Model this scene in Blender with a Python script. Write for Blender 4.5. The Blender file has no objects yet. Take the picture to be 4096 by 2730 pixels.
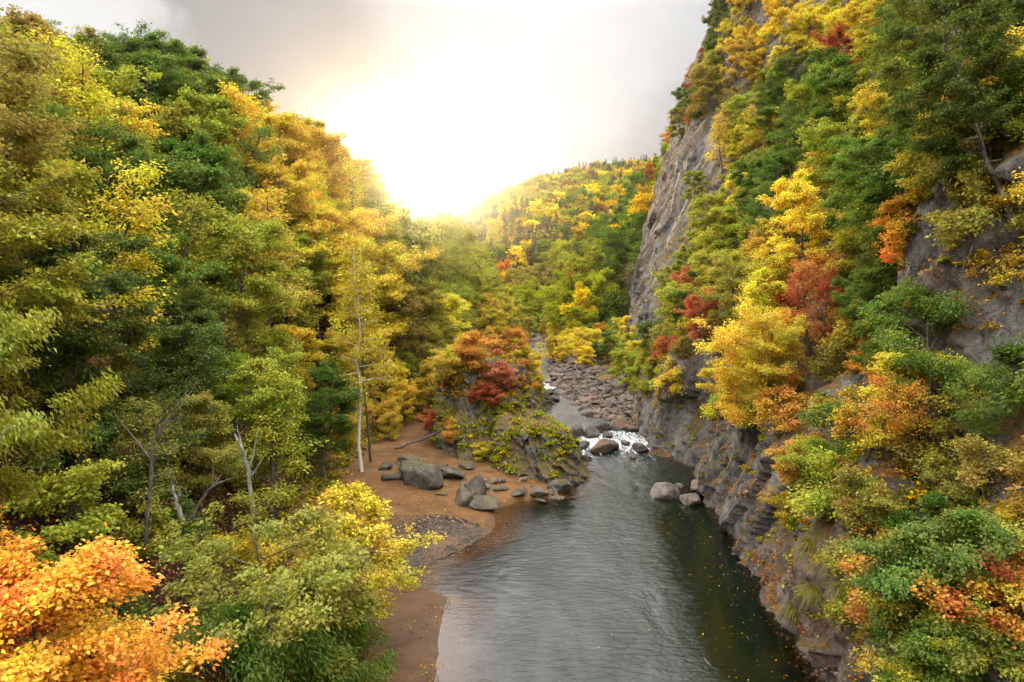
import bpy, math, random
import numpy as np
from mathutils import Vector, Matrix

# ------------------------------------------------------------------ camera, sky, sun, exposure
scene = bpy.context.scene
CAM_Z, F_PX, PITCH = 14.0, 682.667, math.radians(4.27)
cam_data = bpy.data.cameras.new("camera")
cam = bpy.data.objects.new("camera", cam_data)
scene.collection.objects.link(cam)
scene.camera = cam
cam.location = (0.0, 0.0, CAM_Z)
cam.rotation_euler = (math.pi / 2 - PITCH, 0.0, 0.0)
cam_data.sensor_width = 36.0
cam_data.lens = 24.0
cam_data.clip_start = 0.1
cam_data.clip_end = 6000.0

cp, sp = math.cos(PITCH), math.sin(PITCH)
def pix_dir(px, py):                       # world direction through a pixel of the 1024x682 photograph
    a, b = (px - 512.0) / F_PX, (341.0 - py) / F_PX
    v = np.array([a, cp + b * sp, -sp + b * cp])
    return v / v[1]                         # scaled so that y = 1
def at(px, py, Y):
    d = pix_dir(px, py)
    return (d[0] * Y, Y, CAM_Z + d[2] * Y)
def on_plane(px, py, z=0.0):
    d = pix_dir(px, py)
    Y = (z - CAM_Z) / d[2]
    return (d[0] * Y, Y)
def proj(x, y, z):
    dz = z - CAM_Z
    depth = y * cp - dz * sp
    up = y * sp + dz * cp
    return 512.0 + F_PX * x / depth, 341.0 - F_PX * up / depth, depth

SUN_PX = (404.0, 193.0)
sd = pix_dir(*SUN_PX); sd = sd / np.linalg.norm(sd)
SUN_EL = math.asin(sd[2]); SUN_AZ = math.atan2(sd[0], sd[1])

scene.view_settings.view_transform = 'Standard'
scene.view_settings.look = 'None'
scene.view_settings.exposure = 0.50
scene.view_settings.gamma = 1.0
scene.view_settings.use_curve_mapping = False
scene.render.engine = 'CYCLES'
cy = scene.cycles
cy.max_bounces = 7; cy.diffuse_bounces = 3; cy.glossy_bounces = 2; cy.transmission_bounces = 4
cy.transparent_max_bounces = 6; cy.volume_bounces = 0
cy.use_denoising = True
cy.use_adaptive_sampling = True
cy.adaptive_threshold = 0.02
cy.caustics_reflective = False; cy.caustics_refractive = False
cy.sample_clamp_indirect = 4.0

class NT:                                   # small helper around a node tree
    def __init__(s, nt): s.nt = nt
    def n(s, t, **kw):
        nd = s.nt.nodes.new(t)
        for k, v in kw.items(): setattr(nd, k, v)
        return nd
    def l(s, a, b): s.nt.links.new(a, b)
    def put(s, sock, v):
        if hasattr(v, 'is_linked') or isinstance(v, bpy.types.NodeSocket): s.l(v, sock)
        else: sock.default_value = v
    def math(s, op, a, b=None, c=None, clamp=False):
        nd = s.n('ShaderNodeMath', operation=op); nd.use_clamp = clamp
        s.put(nd.inputs[0], a)
        if b is not None: s.put(nd.inputs[1], b)
        if c is not None: s.put(nd.inputs[2], c)
        return nd.outputs[0]
    def vmath(s, op, a, b=None):
        nd = s.n('ShaderNodeVectorMath', operation=op)
        s.put(nd.inputs[0], a)
        if b is not None: s.put(nd.inputs[1], b)
        return nd.outputs['Value'] if op in ('DOT_PRODUCT', 'LENGTH', 'DISTANCE') else nd.outputs[0]
    def mix(s, f, a, b, blend='MIX'):
        nd = s.n('ShaderNodeMix', data_type='RGBA', blend_type=blend)
        s.put(nd.inputs['Factor'], f)
        s.put([i for i in nd.inputs if i.name == 'A' and i.type == 'RGBA'][0], a)
        s.put([i for i in nd.inputs if i.name == 'B' and i.type == 'RGBA'][0], b)
        return [o for o in nd.outputs if o.type == 'RGBA'][0]
    def noise(s, vec, scale, detail=4.0, rough=0.55, dist=0.0):
        nd = s.n('ShaderNodeTexNoise'); s.put(nd.inputs['Vector'], vec)
        nd.inputs['Scale'].default_value = scale; nd.inputs['Detail'].default_value = detail
        nd.inputs['Roughness'].default_value = rough; nd.inputs['Distortion'].default_value = dist
        return nd.outputs['Fac']
    def ramp(s, f, stops, interp='LINEAR'):
        nd = s.n('ShaderNodeValToRGB'); cr = nd.color_ramp; cr.interpolation = interp
        while len(cr.elements) < len(stops): cr.elements.new(0.5)
        for e, (p, c) in zip(cr.elements, stops):
            e.position = p; e.color = c if len(c) == 4 else (*c, 1)
        s.put(nd.inputs[0], f); return nd.outputs[0]
    def step(s, f, lo, hi):
        nd = s.n('ShaderNodeMapRange'); nd.clamp = True; nd.interpolation_type = 'SMOOTHSTEP'
        s.put(nd.inputs[0], f); nd.inputs[1].default_value = lo; nd.inputs[2].default_value = hi
        return nd.outputs[0]
    def mapping(s, vec, scale=(1, 1, 1), rot=(0, 0, 0), loc=(0, 0, 0)):
        nd = s.n('ShaderNodeMapping'); s.put(nd.inputs[0], vec)
        nd.inputs['Scale'].default_value = scale; nd.inputs['Rotation'].default_value = rot
        nd.inputs['Location'].default_value = loc
        return nd.outputs[0]

world = bpy.data.worlds.new("World"); scene.world = world; world.use_nodes = True
W = NT(world.node_tree); world.node_tree.nodes.clear()
wo = W.n('ShaderNodeOutputWorld'); bg = W.n('ShaderNodeBackground'); bg.inputs['Strength'].default_value = 0.1
W.l(bg.outputs[0], wo.inputs[0])
sky = W.n('ShaderNodeTexSky'); sky.sky_type = 'NISHITA'; sky.sun_disc = False
sky.sun_elevation = SUN_EL; sky.sun_rotation = SUN_AZ; sky.dust_density = 3.0
tc = W.n('ShaderNodeTexCoord'); dirn = tc.outputs['Generated']
def blob(px, py, r_px, soft=1.0):           # a cloud bank: a soft cap of the sky around one direction
    d = pix_dir(px, py); d = d / np.linalg.norm(d)
    wob = W.noise(dirn, 5.0, 5.0, 0.6)
    dd = W.vmath('DISTANCE', dirn, (float(d[0]), float(d[1]), float(d[2])))
    dd = W.math('ADD', dd, W.math('MULTIPLY', W.math('SUBTRACT', wob, 0.5), 0.34 * soft))
    r = r_px / F_PX
    return W.step(dd, r * 1.15, r * 0.45)
cl = W.noise(W.mapping(dirn, (1, 1, 2.2)), 2.6, 6.0, 0.5, 0.4)
base = W.mix(W.step(cl, 0.42, 0.62), (4.5, 4.5, 4.56, 1), (5.9, 5.9, 5.95, 1))
grey = W.math('MAXIMUM', blob(290, 10, 150, .8), W.math('MAXIMUM', blob(368, 80, 175, .6), W.math('MAXIMUM', W.math('MULTIPLY', blob(455, 130, 75, .5), 0.35), W.math('MULTIPLY', blob(620, 120, 110), 0.6))))
c1 = W.mix(W.math('MULTIPLY', grey, 0.88), base, (2.5, 2.5, 2.6, 1))
white = W.math('MAXIMUM', blob(530, 50, 150, .6), blob(55, 25, 70))
c1 = W.mix(W.math('MULTIPLY', white, 0.75), c1, (6.6, 6.6, 6.6, 1))
sunv = (float(sd[0]), float(sd[1]), float(sd[2]))
gd = pix_dir(406, 204); gd = gd / np.linalg.norm(gd)
dist = W.vmath('DISTANCE', dirn, (float(gd[0]), float(gd[1]), float(gd[2])))
g1 = W.math('POWER', W.math('MAXIMUM', W.math('SUBTRACT', 1.0, W.math('DIVIDE', dist, 0.40)), 0.0), 2.5)
g2 = W.math('POWER', W.math('MAXIMUM', W.math('SUBTRACT', 1.0, W.math('DIVIDE', dist, 0.20)), 0.0), 4.0)
c2 = W.mix(1.0, c1, W.mix(g1, (0, 0, 0, 1), (1.0, 0.6, 0.3, 1)), 'ADD')
c2 = W.mix(1.0, c2, W.mix(g2, (0, 0, 0, 1), (60.0, 46.0, 28.0, 1)), 'ADD')
# out-of-view sky, brightened to light foliage and water: strongly overhead, mildly behind
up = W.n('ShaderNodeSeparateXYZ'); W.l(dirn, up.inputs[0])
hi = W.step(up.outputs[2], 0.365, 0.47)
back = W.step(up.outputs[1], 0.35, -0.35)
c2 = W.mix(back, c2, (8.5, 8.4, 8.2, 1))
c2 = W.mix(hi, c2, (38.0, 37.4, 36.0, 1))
low = W.step(up.outputs[2], -0.02, -0.15)
c2 = W.mix(low, c2, (1.0, 0.95, 0.8, 1))
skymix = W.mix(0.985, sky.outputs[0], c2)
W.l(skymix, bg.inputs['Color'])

sun_data = bpy.data.lights.new("sun", 'SUN'); sun = bpy.data.objects.new("sun", sun_data)
scene.collection.objects.link(sun)
sun_data.energy = 4.6; sun_data.angle = math.radians(1.5); sun_data.color = (1.0, 0.72, 0.42)
sun.rotation_euler = (Vector(sunv)).to_track_quat('Z', 'Y').to_euler()
sun.location = (0, 0, 120)

# ------------------------------------------------------------------ numpy noise and mesh helpers
rng = np.random.default_rng(7)
_perm = np.random.default_rng(3).permutation(512).astype(np.int64)
_perm = np.concatenate([_perm, _perm, _perm, _perm])
_g = np.random.default_rng(4).normal(size=(512, 3)); _g /= np.linalg.norm(_g, axis=1)[:, None]
def pnoise(p):
    p = np.asarray(p, float); i = np.floor(p).astype(np.int64); f = p - i; i &= 511
    u = f * f * f * (f * (f * 6 - 15) + 10)
    out = 0
    for dx in (0, 1):
        wx = u[..., 0] if dx else 1 - u[..., 0]
        for dy in (0, 1):
            wy = u[..., 1] if dy else 1 - u[..., 1]
            for dz in (0, 1):
                wz_ = u[..., 2] if dz else 1 - u[..., 2]
                h = _perm[_perm[_perm[(i[..., 0] + dx) & 511] + ((i[..., 1] + dy) & 511)] + ((i[..., 2] + dz) & 511)]
                g = _g[h]
                out = out + wx * wy * wz_ * (g[..., 0] * (f[..., 0] - dx) + g[..., 1] * (f[..., 1] - dy) + g[..., 2] * (f[..., 2] - dz))
    return out
def fbm(p, octaves=4, gain=0.5):
    s, a, p = 0, 1.0, np.asarray(p, float)
    for k in range(octaves):
        s = s + a * pnoise(p + 17.3 * k); a *= gain; p = p * 2.03
    return s
def ridged(p, octaves=4, gain=0.5):
    s, a, p = 0, 1.0, np.asarray(p, float)
    for k in range(octaves):
        s = s + a * (1 - 2.2 * np.abs(pnoise(p + 9.1 * k))); a *= gain; p = p * 2.1
    return s
def sstep(a, b, x):
    t = np.clip((np.asarray(x, float) - a) / (b - a), 0, 1); return t * t * (3 - 2 * t)
def cell2(u, v, seed=0):
    """nearest jittered cell: a random number per cell and the offset from its centre (angular rock blocks)"""
    iu, iv = np.floor(u).astype(np.int64), np.floor(v).astype(np.int64)
    best = np.full(np.shape(u), 1e9); rid = np.zeros(np.shape(u)); r2 = np.zeros(np.shape(u)); du = np.zeros(np.shape(u)); dv = np.zeros(np.shape(u)); r3 = np.zeros(np.shape(u))
    for a in (-1, 0, 1):
        for b in (-1, 0, 1):
            h = _perm[(_perm[(iu + a + seed * 37) & 511] + iv + b) & 511]; h2 = _perm[(h + 71) & 511]; h3 = _perm[(h + 191) & 511]
            cu = iu + a + 0.1 + 0.8 * h / 511.; cv = iv + b + 0.1 + 0.8 * h2 / 511.
            d = (u - cu) ** 2 + (v - cv) ** 2; m = d < best
            best = np.where(m, d, best); rid = np.where(m, h3 / 511., rid); r2 = np.where(m, h / 511., r2); r3 = np.where(m, h2 / 511., r3); du = np.where(m, u - cu, du); dv = np.where(m, v - cv, dv)
    return rid, du * (r2 - .5) * 2 + dv * (r3 - .5) * 2, best
def facets(u, v, seed=0):
    """block relief in 0..1-ish units, u across, v up the rock"""
    wu = u + 0.5 * pnoise(P3(u * .8, v * .8, seed)); wv = v + 0.5 * pnoise(P3(u * .8, v * .8, seed + 5))
    a, t, _ = cell2(wu, wv, seed)
    return a + 0.9 * t
def P3(x, y, z): return np.stack(np.broadcast_arrays(np.asarray(x, float), np.asarray(y, float), np.asarray(z, float)), -1)

def link(o): scene.collection.objects.link(o); return o
def make_mesh(name, V, F, mat=None, smooth=False, attrs=None):
    """V (n,3), F (m,k) all of one size or a list of such arrays"""
    Fs = F if isinstance(F, list) else [F]
    Fs = [f for f in Fs if len(f)]
    me = bpy.data.meshes.new(name)
    V = np.ascontiguousarray(V, np.float32)
    me.vertices.add(len(V)); me.vertices.foreach_set('co', V.ravel())
    loops = np.concatenate([f.ravel() for f in Fs]).astype(np.int32)
    sizes = np.concatenate([np.full(len(f), f.shape[1], np.int32) for f in Fs])
    starts = np.concatenate([[0], np.cumsum(sizes)[:-1]]).astype(np.int32)
    me.loops.add(len(loops)); me.loops.foreach_set('vertex_index', loops)
    me.polygons.add(len(sizes)); me.polygons.foreach_set('loop_start', starts)
    if smooth: me.polygons.foreach_set('use_smooth', np.ones(len(sizes), bool))
    for k, (dom, arr) in (attrs or {}).items():
        arr = np.ascontiguousarray(arr, np.float32)
        if arr.ndim == 1:
            a = me.attributes.new(k, 'FLOAT', dom); a.data.foreach_set('value', arr)
        else:
            a = me.attributes.new(k, 'FLOAT_VECTOR', dom); a.data.foreach_set('vector', arr.ravel())
    me.update(calc_edges=True)
    if mat: me.materials.append(mat)
    return me
def add_obj(name, me, parent=None, loc=None, kind=None, label=None, cat=None, group=None):
    o = link(bpy.data.objects.new(name, me))
    if parent: o.parent = parent
    if loc is not None: o.location = loc
    if kind: o['kind'] = kind
    if label: o['label'] = label
    if cat: o['category'] = cat
    if group: o['group'] = group
    return o
def grid_faces(nr, nc, wrap=False):
    r = np.arange(nr - 1)[:, None]; c = np.arange(nc if wrap else nc - 1)[None, :]
    c2 = (c + 1) % nc
    return np.stack([r * nc + c, r * nc + c2, (r + 1) * nc + c2, (r + 1) * nc + c], -1).reshape(-1, 4)
class MB:                                   # collects pieces that become one mesh
    def __init__(s): s.V = []; s.F = []; s.n = 0
    def add(s, V, F): s.V.append(V); s.F.append(F + s.n); s.n += len(V)
    def tube(s, pts, rad, sides=6):
        pts = np.asarray(pts, float); rad = np.asarray(rad, float); k = len(pts)
        T = np.gradient(pts, axis=0); T /= np.linalg.norm(T, axis=1)[:, None] + 1e-9
        ref = np.where(np.abs(T[:, 2:3]) > 0.9, np.array([[1., 0, 0]]), np.array([[0, 0, 1.]]))
        if np.abs(T[:, 2]).max() > 0.9: ref = np.tile([[1., 0.05, 0]], (k, 1))
        A = np.cross(T, ref); A /= np.linalg.norm(A, axis=1)[:, None] + 1e-9
        B = np.cross(T, A)
        th = np.linspace(0, 2 * np.pi, sides, endpoint=False)
        R = (A[:, None] * np.cos(th)[None, :, None] + B[:, None] * np.sin(th)[None, :, None]) * rad[:, None, None]
        s.add((pts[:, None] + R).reshape(-1, 3), grid_faces(k, sides, True))
    def mesh(s, name, mat, smooth=True): return make_mesh(name, np.concatenate(s.V), np.concatenate(s.F), mat, smooth)
def new_mat(name):
    m = bpy.data.materials.new(name); m.use_nodes = True; m.node_tree.nodes.clear()
    t = NT(m.node_tree); out = t.n('ShaderNodeOutputMaterial'); return m, t, out
# ------------------------------------------------------------------ materials
def rock_material(name, base, dark, warm, moss=0.5, scale=1.0, litter=0.0, cracks=0.7):
    m, t, out = new_mat(name)
    geo = t.n('ShaderNodeNewGeometry'); pos = geo.outputs['Position']
    q = t.mapping(pos, (1.0, 1.0, 0.55), (0.45, 0.15, 0))      # fractures lean and run steeply
    n1 = t.noise(q, 0.55 * scale, 6, 0.62, 0.6)
    n2 = t.noise(pos, 0.13 * scale, 4, 0.5)
    n3 = t.noise(q, 3.2 * scale, 6, 0.7, 0.5)
    vor = t.n('ShaderNodeTexVoronoi', feature='DISTANCE_TO_EDGE'); wn = t.n('ShaderNodeTexNoise'); t.put(wn.inputs['Vector'], pos); wn.inputs['Scale'].default_value = 1.3 * scale; wn.inputs['Detail'].default_value = 4
    t.put(vor.inputs['Vector'], t.vmath('ADD', q, t.vmath('MULTIPLY', wn.outputs['Color'], (1.6, 1.6, 1.6))))
    vor.inputs['Scale'].default_value = 0.7 * scale
    crack = t.step(vor.outputs['Distance'], 0.0, 0.05)
    col = t.mix(t.step(n1, 0.36, 0.66), (*dark, 1), (*base, 1))
    col = t.mix(t.math('MULTIPLY', t.step(n2, 0.44, 0.64), 0.75), col, (*warm, 1))
    col = t.mix(t.math('MULTIPLY', t.step(n3, 0.56, 0.70), 0.55), col, (0.40, 0.39, 0.35, 1))    # pale lichen
    n4 = t.noise(q, 9.0 * scale, 5, 0.7)
    col = t.mix(t.math('MULTIPLY', t.step(n3, 0.46, 0.32), 0.8), col, (0.028, 0.025, 0.023, 1))
    col = t.mix(t.math('MULTIPLY', t.step(n4, 0.48, 0.34), 0.65), col, (0.03, 0.027, 0.025, 1))
    col = t.mix(t.math('MULTIPLY', t.math('SUBTRACT', 1.0, crack), cracks), col, (0.02, 0.018, 0.016, 1))
    nz = t.n('ShaderNodeSeparateXYZ'); t.l(geo.outputs['Normal'], nz.inputs[0])
    mossn = t.noise(pos, 0.9, 5, 0.65)
    mm = t.step(t.math('ADD', t.math('MULTIPLY', nz.outputs[2], 0.75), t.math('MULTIPLY', mossn, 0.9)), 1.02 - moss * 0.5, 1.22 - moss * 0.5)
    mcol = t.mix(t.noise(pos, 4.0, 3), (0.055, 0.055, 0.012, 1), (0.15, 0.115, 0.022, 1))
    col = t.mix(t.math('MULTIPLY', mm, 0.9), col, mcol)
    if litter:
        ln = t.n('ShaderNodeTexVoronoi'); t.put(ln.inputs['Vector'], pos); ln.inputs['Scale'].default_value = 7.0
        lm = t.math('MULTIPLY', t.step(t.math('ADD', nz.outputs[2], t.noise(pos, 1.3, 3)), 1.0, 1.25), litter)
        lc = t.ramp(t.noise(ln.outputs['Color'], 30.0, 0), [(0.3, (0.07, 0.03, 0.015)), (0.5, (0.20, 0.07, 0.02)), (0.62, (0.33, 0.14, 0.03)), (0.75, (0.05, 0.04, 0.02))])
        col = t.mix(lm, col, lc)
    b = t.n('ShaderNodeBsdfPrincipled'); t.l(col, b.inputs['Base Color'])
    b.inputs['Specular IOR Level'].default_value = 0.25
    t.put(b.inputs['Roughness'], t.math('ADD', 0.62, t.math('MULTIPLY', n1, 0.3)))
    hgt = t.math('ADD', t.math('MULTIPLY', n1, 0.9), t.math('ADD', t.math('ADD', t.math('MULTIPLY', n3, 0.5), t.math('MULTIPLY', n4, 0.16)), t.math('MULTIPLY', crack, 0.2 * cracks)))
    bp = t.n('ShaderNodeBump'); bp.inputs['Strength'].default_value = 0.9; bp.inputs['Distance'].default_value = 0.55 / scale
    t.l(hgt, bp.inputs['Height']); t.l(bp.outputs[0], b.inputs['Normal'])
    t.l(b.outputs[0], out.inputs[0]); return m

M_CLIFF = rock_material('cliff_rock', (0.23, 0.215, 0.195), (0.06, 0.054, 0.05), (0.20, 0.135, 0.10), 0.62, 1.0, 0.8, 0.3)
M_OUTCROP = rock_material('outcrop_rock', (0.23, 0.22, 0.20), (0.06, 0.055, 0.05), (0.16, 0.125, 0.09), 0.62, 1.5, 0.3)
M_BOULDER = rock_material('boulder_stone', (0.20, 0.165, 0.135), (0.07, 0.055, 0.045), (0.22, 0.135, 0.095), -0.3, 2.6, 0, 0.0)
M_WETROCK = rock_material('wet_boulder_stone', (0.12, 0.10, 0.085), (0.04, 0.034, 0.03), (0.20, 0.11, 0.07), -0.9, 2.6, 0, 0.15)
M_MOSSROCK = rock_material('mossy_boulder_stone', (0.155, 0.135, 0.105), (0.05, 0.043, 0.034), (0.17, 0.125, 0.085), -0.18, 2.0, 0, 0.35)
M_PEBBLE = rock_material('dark_pebble', (0.13, 0.095, 0.07), (0.045, 0.035, 0.028), (0.18, 0.10, 0.06), -1.5, 9.0, 0, 0.0)

def leaf_material(name, trans=0.42):
    m, t, out = new_mat(name)
    oi = t.n('ShaderNodeObjectInfo'); at_ = t.n('ShaderNodeAttribute'); at_.attribute_name = 'tint'
    sp_ = t.n('ShaderNodeSeparateXYZ'); t.l(at_.outputs['Vector'], sp_.inputs[0])
    leaf, spray, vert = sp_.outputs[0], sp_.outputs[1], sp_.outputs[2]
    hs = t.n('ShaderNodeHueSaturation')
    amt = t.math('MULTIPLY', t.math('SUBTRACT', oi.outputs['Alpha'], 0.5), 0.42)
    shift = t.math('MULTIPLY', amt, t.math('POWER', t.math('ADD', t.math('MULTIPLY', spray, 0.7), t.math('MULTIPLY', leaf, 0.3)), 2.0))
    geo = t.n('ShaderNodeNewGeometry')
    patch = t.noise(geo.outputs['Position'], 0.75, 4, 0.65)
    shift = t.math('ADD', shift, t.math('MULTIPLY', t.math('SUBTRACT', patch, 0.46), 0.20))
    hue = t.math('ADD', t.math('ADD', 0.5, shift), t.math('MULTIPLY', t.math('SUBTRACT', leaf, 0.5), 0.03))
    t.l(hue, hs.inputs['Hue'])
    val = t.math('ADD', 0.60, t.math('ADD', t.math('MULTIPLY', t.math('POWER', vert, 1.5), 0.75), t.math('MULTIPLY', spray, 0.20)))
    t.l(val, hs.inputs['Value']); t.l(oi.outputs['Color'], hs.inputs['Color'])
    hs.inputs['Saturation'].default_value = 0.96
    df = t.n('ShaderNodeBsdfDiffuse'); t.l(hs.outputs[0], df.inputs[0])
    tr = t.n('ShaderNodeBsdfTranslucent'); t.l(hs.outputs[0], tr.inputs[0])
    mx = t.n('ShaderNodeMixShader'); mx.inputs[0].default_value = trans
    t.l(df.outputs[0], mx.inputs[1]); t.l(tr.outputs[0], mx.inputs[2])
    gl = t.n('ShaderNodeBsdfGlossy'); gl.inputs['Roughness'].default_value = 0.45; gl.inputs[0].default_value = (1, 1, 1, 1)
    m2 = t.n('ShaderNodeMixShader'); m2.inputs[0].default_value = 0.015
    t.l(mx.outputs[0], m2.inputs[1]); t.l(gl.outputs[0], m2.inputs[2])
    t.l(m2.outputs[0], out.inputs[0]); return m
M_LEAF = leaf_material('autumn_leaf')
M_NEEDLE = leaf_material('conifer_needle', 0.15)

def bark_material(name, c1, c2, birch=False):
    m, t, out = new_mat(name)
    geo = t.n('ShaderNodeNewGeometry'); pos = geo.outputs['Position']
    n = t.noise(t.mapping(pos, (9, 9, 1.6) if not birch else (3, 3, 14)), 1.0, 5, 0.65)
    col = t.mix(t.step(n, 0.35, 0.65) if not birch else t.step(n, 0.60, 0.68), (*c1, 1), (*c2, 1))
    l2 = t.noise(pos, 2.2, 3)
    col = t.mix(t.math('MULTIPLY', t.step(l2, 0.55, 0.7), 0.5), col, (0.27, 0.27, 0.22, 1))
    b = t.n('ShaderNodeBsdfPrincipled'); b.inputs['Roughness'].default_value = 0.85; t.l(col, b.inputs['Base Color'])
    bp = t.n('ShaderNodeBump'); bp.inputs['Distance'].default_value = 0.03; t.l(n, bp.inputs['Height']); t.l(bp.outputs[0], b.inputs['Normal'])
    t.l(b.outputs[0], out.inputs[0]); return m
M_BARK = bark_material('grey_bark', (0.045, 0.035, 0.028), (0.13, 0.105, 0.085))
M_BIRCH = bark_material('pale_birch_bark', (0.55, 0.50, 0.43), (0.10, 0.08, 0.07), True)
M_SNAG = bark_material('weathered_wood', (0.10, 0.095, 0.08), (0.26, 0.25, 0.22))

def ground_material():
    m, t, out = new_mat('sand_and_litter')
    geo = t.n('ShaderNodeNewGeometry'); pos = geo.outputs['Position']
    a = t.n('ShaderNodeAttribute'); a.attribute_name = 'zone'; s = t.n('ShaderNodeSeparateXYZ'); t.l(a.outputs['Vector'], s.inputs[0])
    litter, pebble, wet = s.outputs[0], s.outputs[1], s.outputs[2]
    n1 = t.noise(pos, 0.7, 5, 0.6); n2 = t.noise(pos, 14.0, 4, 0.6)
    sand = t.mix(t.step(n1, 0.35, 0.68), (0.105, 0.052, 0.021, 1), (0.165, 0.088, 0.038, 1))
    sand = t.mix(t.math('MULTIPLY', t.step(n2, 0.55, 0.75), 0.35), sand, (0.13, 0.075, 0.04, 1))
    sand = t.mix(wet, sand, t.mix(1.0, sand, (0.50, 0.44, 0.36, 1), 'MULTIPLY'))
    v = t.n('ShaderNodeTexVoronoi'); t.put(v.inputs['Vector'], pos); v.inputs['Scale'].default_value = 5.5
    vb = t.n('ShaderNodeSeparateXYZ'); t.l(v.outputs['Color'], vb.inputs[0])
    peb = t.ramp(vb.outputs[0], [(0.0, (0.05, 0.036, 0.027)), (0.45, (0.11, 0.075, 0.052)), (0.7, (0.20, 0.13, 0.095)), (0.88, (0.30, 0.22, 0.18)), (0.95, (0.45, 0.16, 0.05))], 'CONSTANT')
    peb = t.mix(t.step(v.outputs['Distance'], 0.35, 0.62), peb, (0.022, 0.017, 0.014, 1))
    pm = t.step(t.math('ADD', pebble, t.math('MULTIPLY', t.math('SUBTRACT', t.noise(pos, 1.8, 4), 0.5), 0.9)), 0.4, 0.6)
    v2 = t.n('ShaderNodeTexVoronoi'); t.put(v2.inputs['Vector'], pos); v2.inputs['Scale'].default_value = 8.0
    lb = t.n('ShaderNodeSeparateXYZ'); t.l(v2.outputs['Color'], lb.inputs[0])
    lit = t.ramp(lb.outputs[1], [(0.0, (0.030, 0.014, 0.009)), (0.42, (0.085, 0.026, 0.012)), (0.66, (0.17, 0.055, 0.018)), (0.86, (0.30, 0.13, 0.035)), (0.96, (0.36, 0.24, 0.07))], 'CONSTANT')
    lit = t.mix(t.step(v2.outputs['Distance'], 0.3, 0.6), lit, (0.022, 0.012, 0.008, 1))
    lm = t.step(t.math('ADD', litter, t.math('MULTIPLY', t.math('SUBTRACT', t.noise(pos, 1.1, 5), 0.5), 1.0)), 0.42, 0.6)
    col = t.mix(lm, t.mix(pm, sand, peb), lit)
    b = t.n('ShaderNodeBsdfPrincipled'); t.l(col, b.inputs['Base Color'])
    b.inputs['Specular IOR Level'].default_value = 0.12
    t.put(b.inputs['Roughness'], t.math('SUBTRACT', 0.9, t.math('MULTIPLY', wet, 0.5)))
    h = t.math('ADD', t.math('MULTIPLY', n1, 0.3), t.math('ADD', t.math('MULTIPLY', n2, 0.06), t.math('MULTIPLY', t.math('MAXIMUM', pm, lm), t.math('MULTIPLY', v.outputs['Distance'], -0.25))))
    bp = t.n('ShaderNodeBump'); bp.inputs['Distance'].default_value = 0.25; bp.inputs['Strength'].default_value = 0.8; t.l(h, bp.inputs['Height']); t.l(bp.outputs[0], b.inputs['Normal'])
    t.l(b.outputs[0], out.inputs[0]); return m
M_GROUND = ground_material()

def hill_material():
    m, t, out = new_mat('forest_floor')
    geo = t.n('ShaderNodeNewGeometry')
    n = t.noise(geo.outputs['Position'], 0.12, 6, 0.7)
    col = t.ramp(n, [(0.3, (0.035, 0.035, 0.012)), (0.5, (0.08, 0.06, 0.02)), (0.7, (0.14, 0.09, 0.025))])
    b = t.n('ShaderNodeBsdfPrincipled'); b.inputs['Roughness'].default_value = 1.0; t.l(col, b.inputs['Base Color'])
    t.l(b.outputs[0], out.inputs[0]); return m
M_HILL = hill_material()

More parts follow.
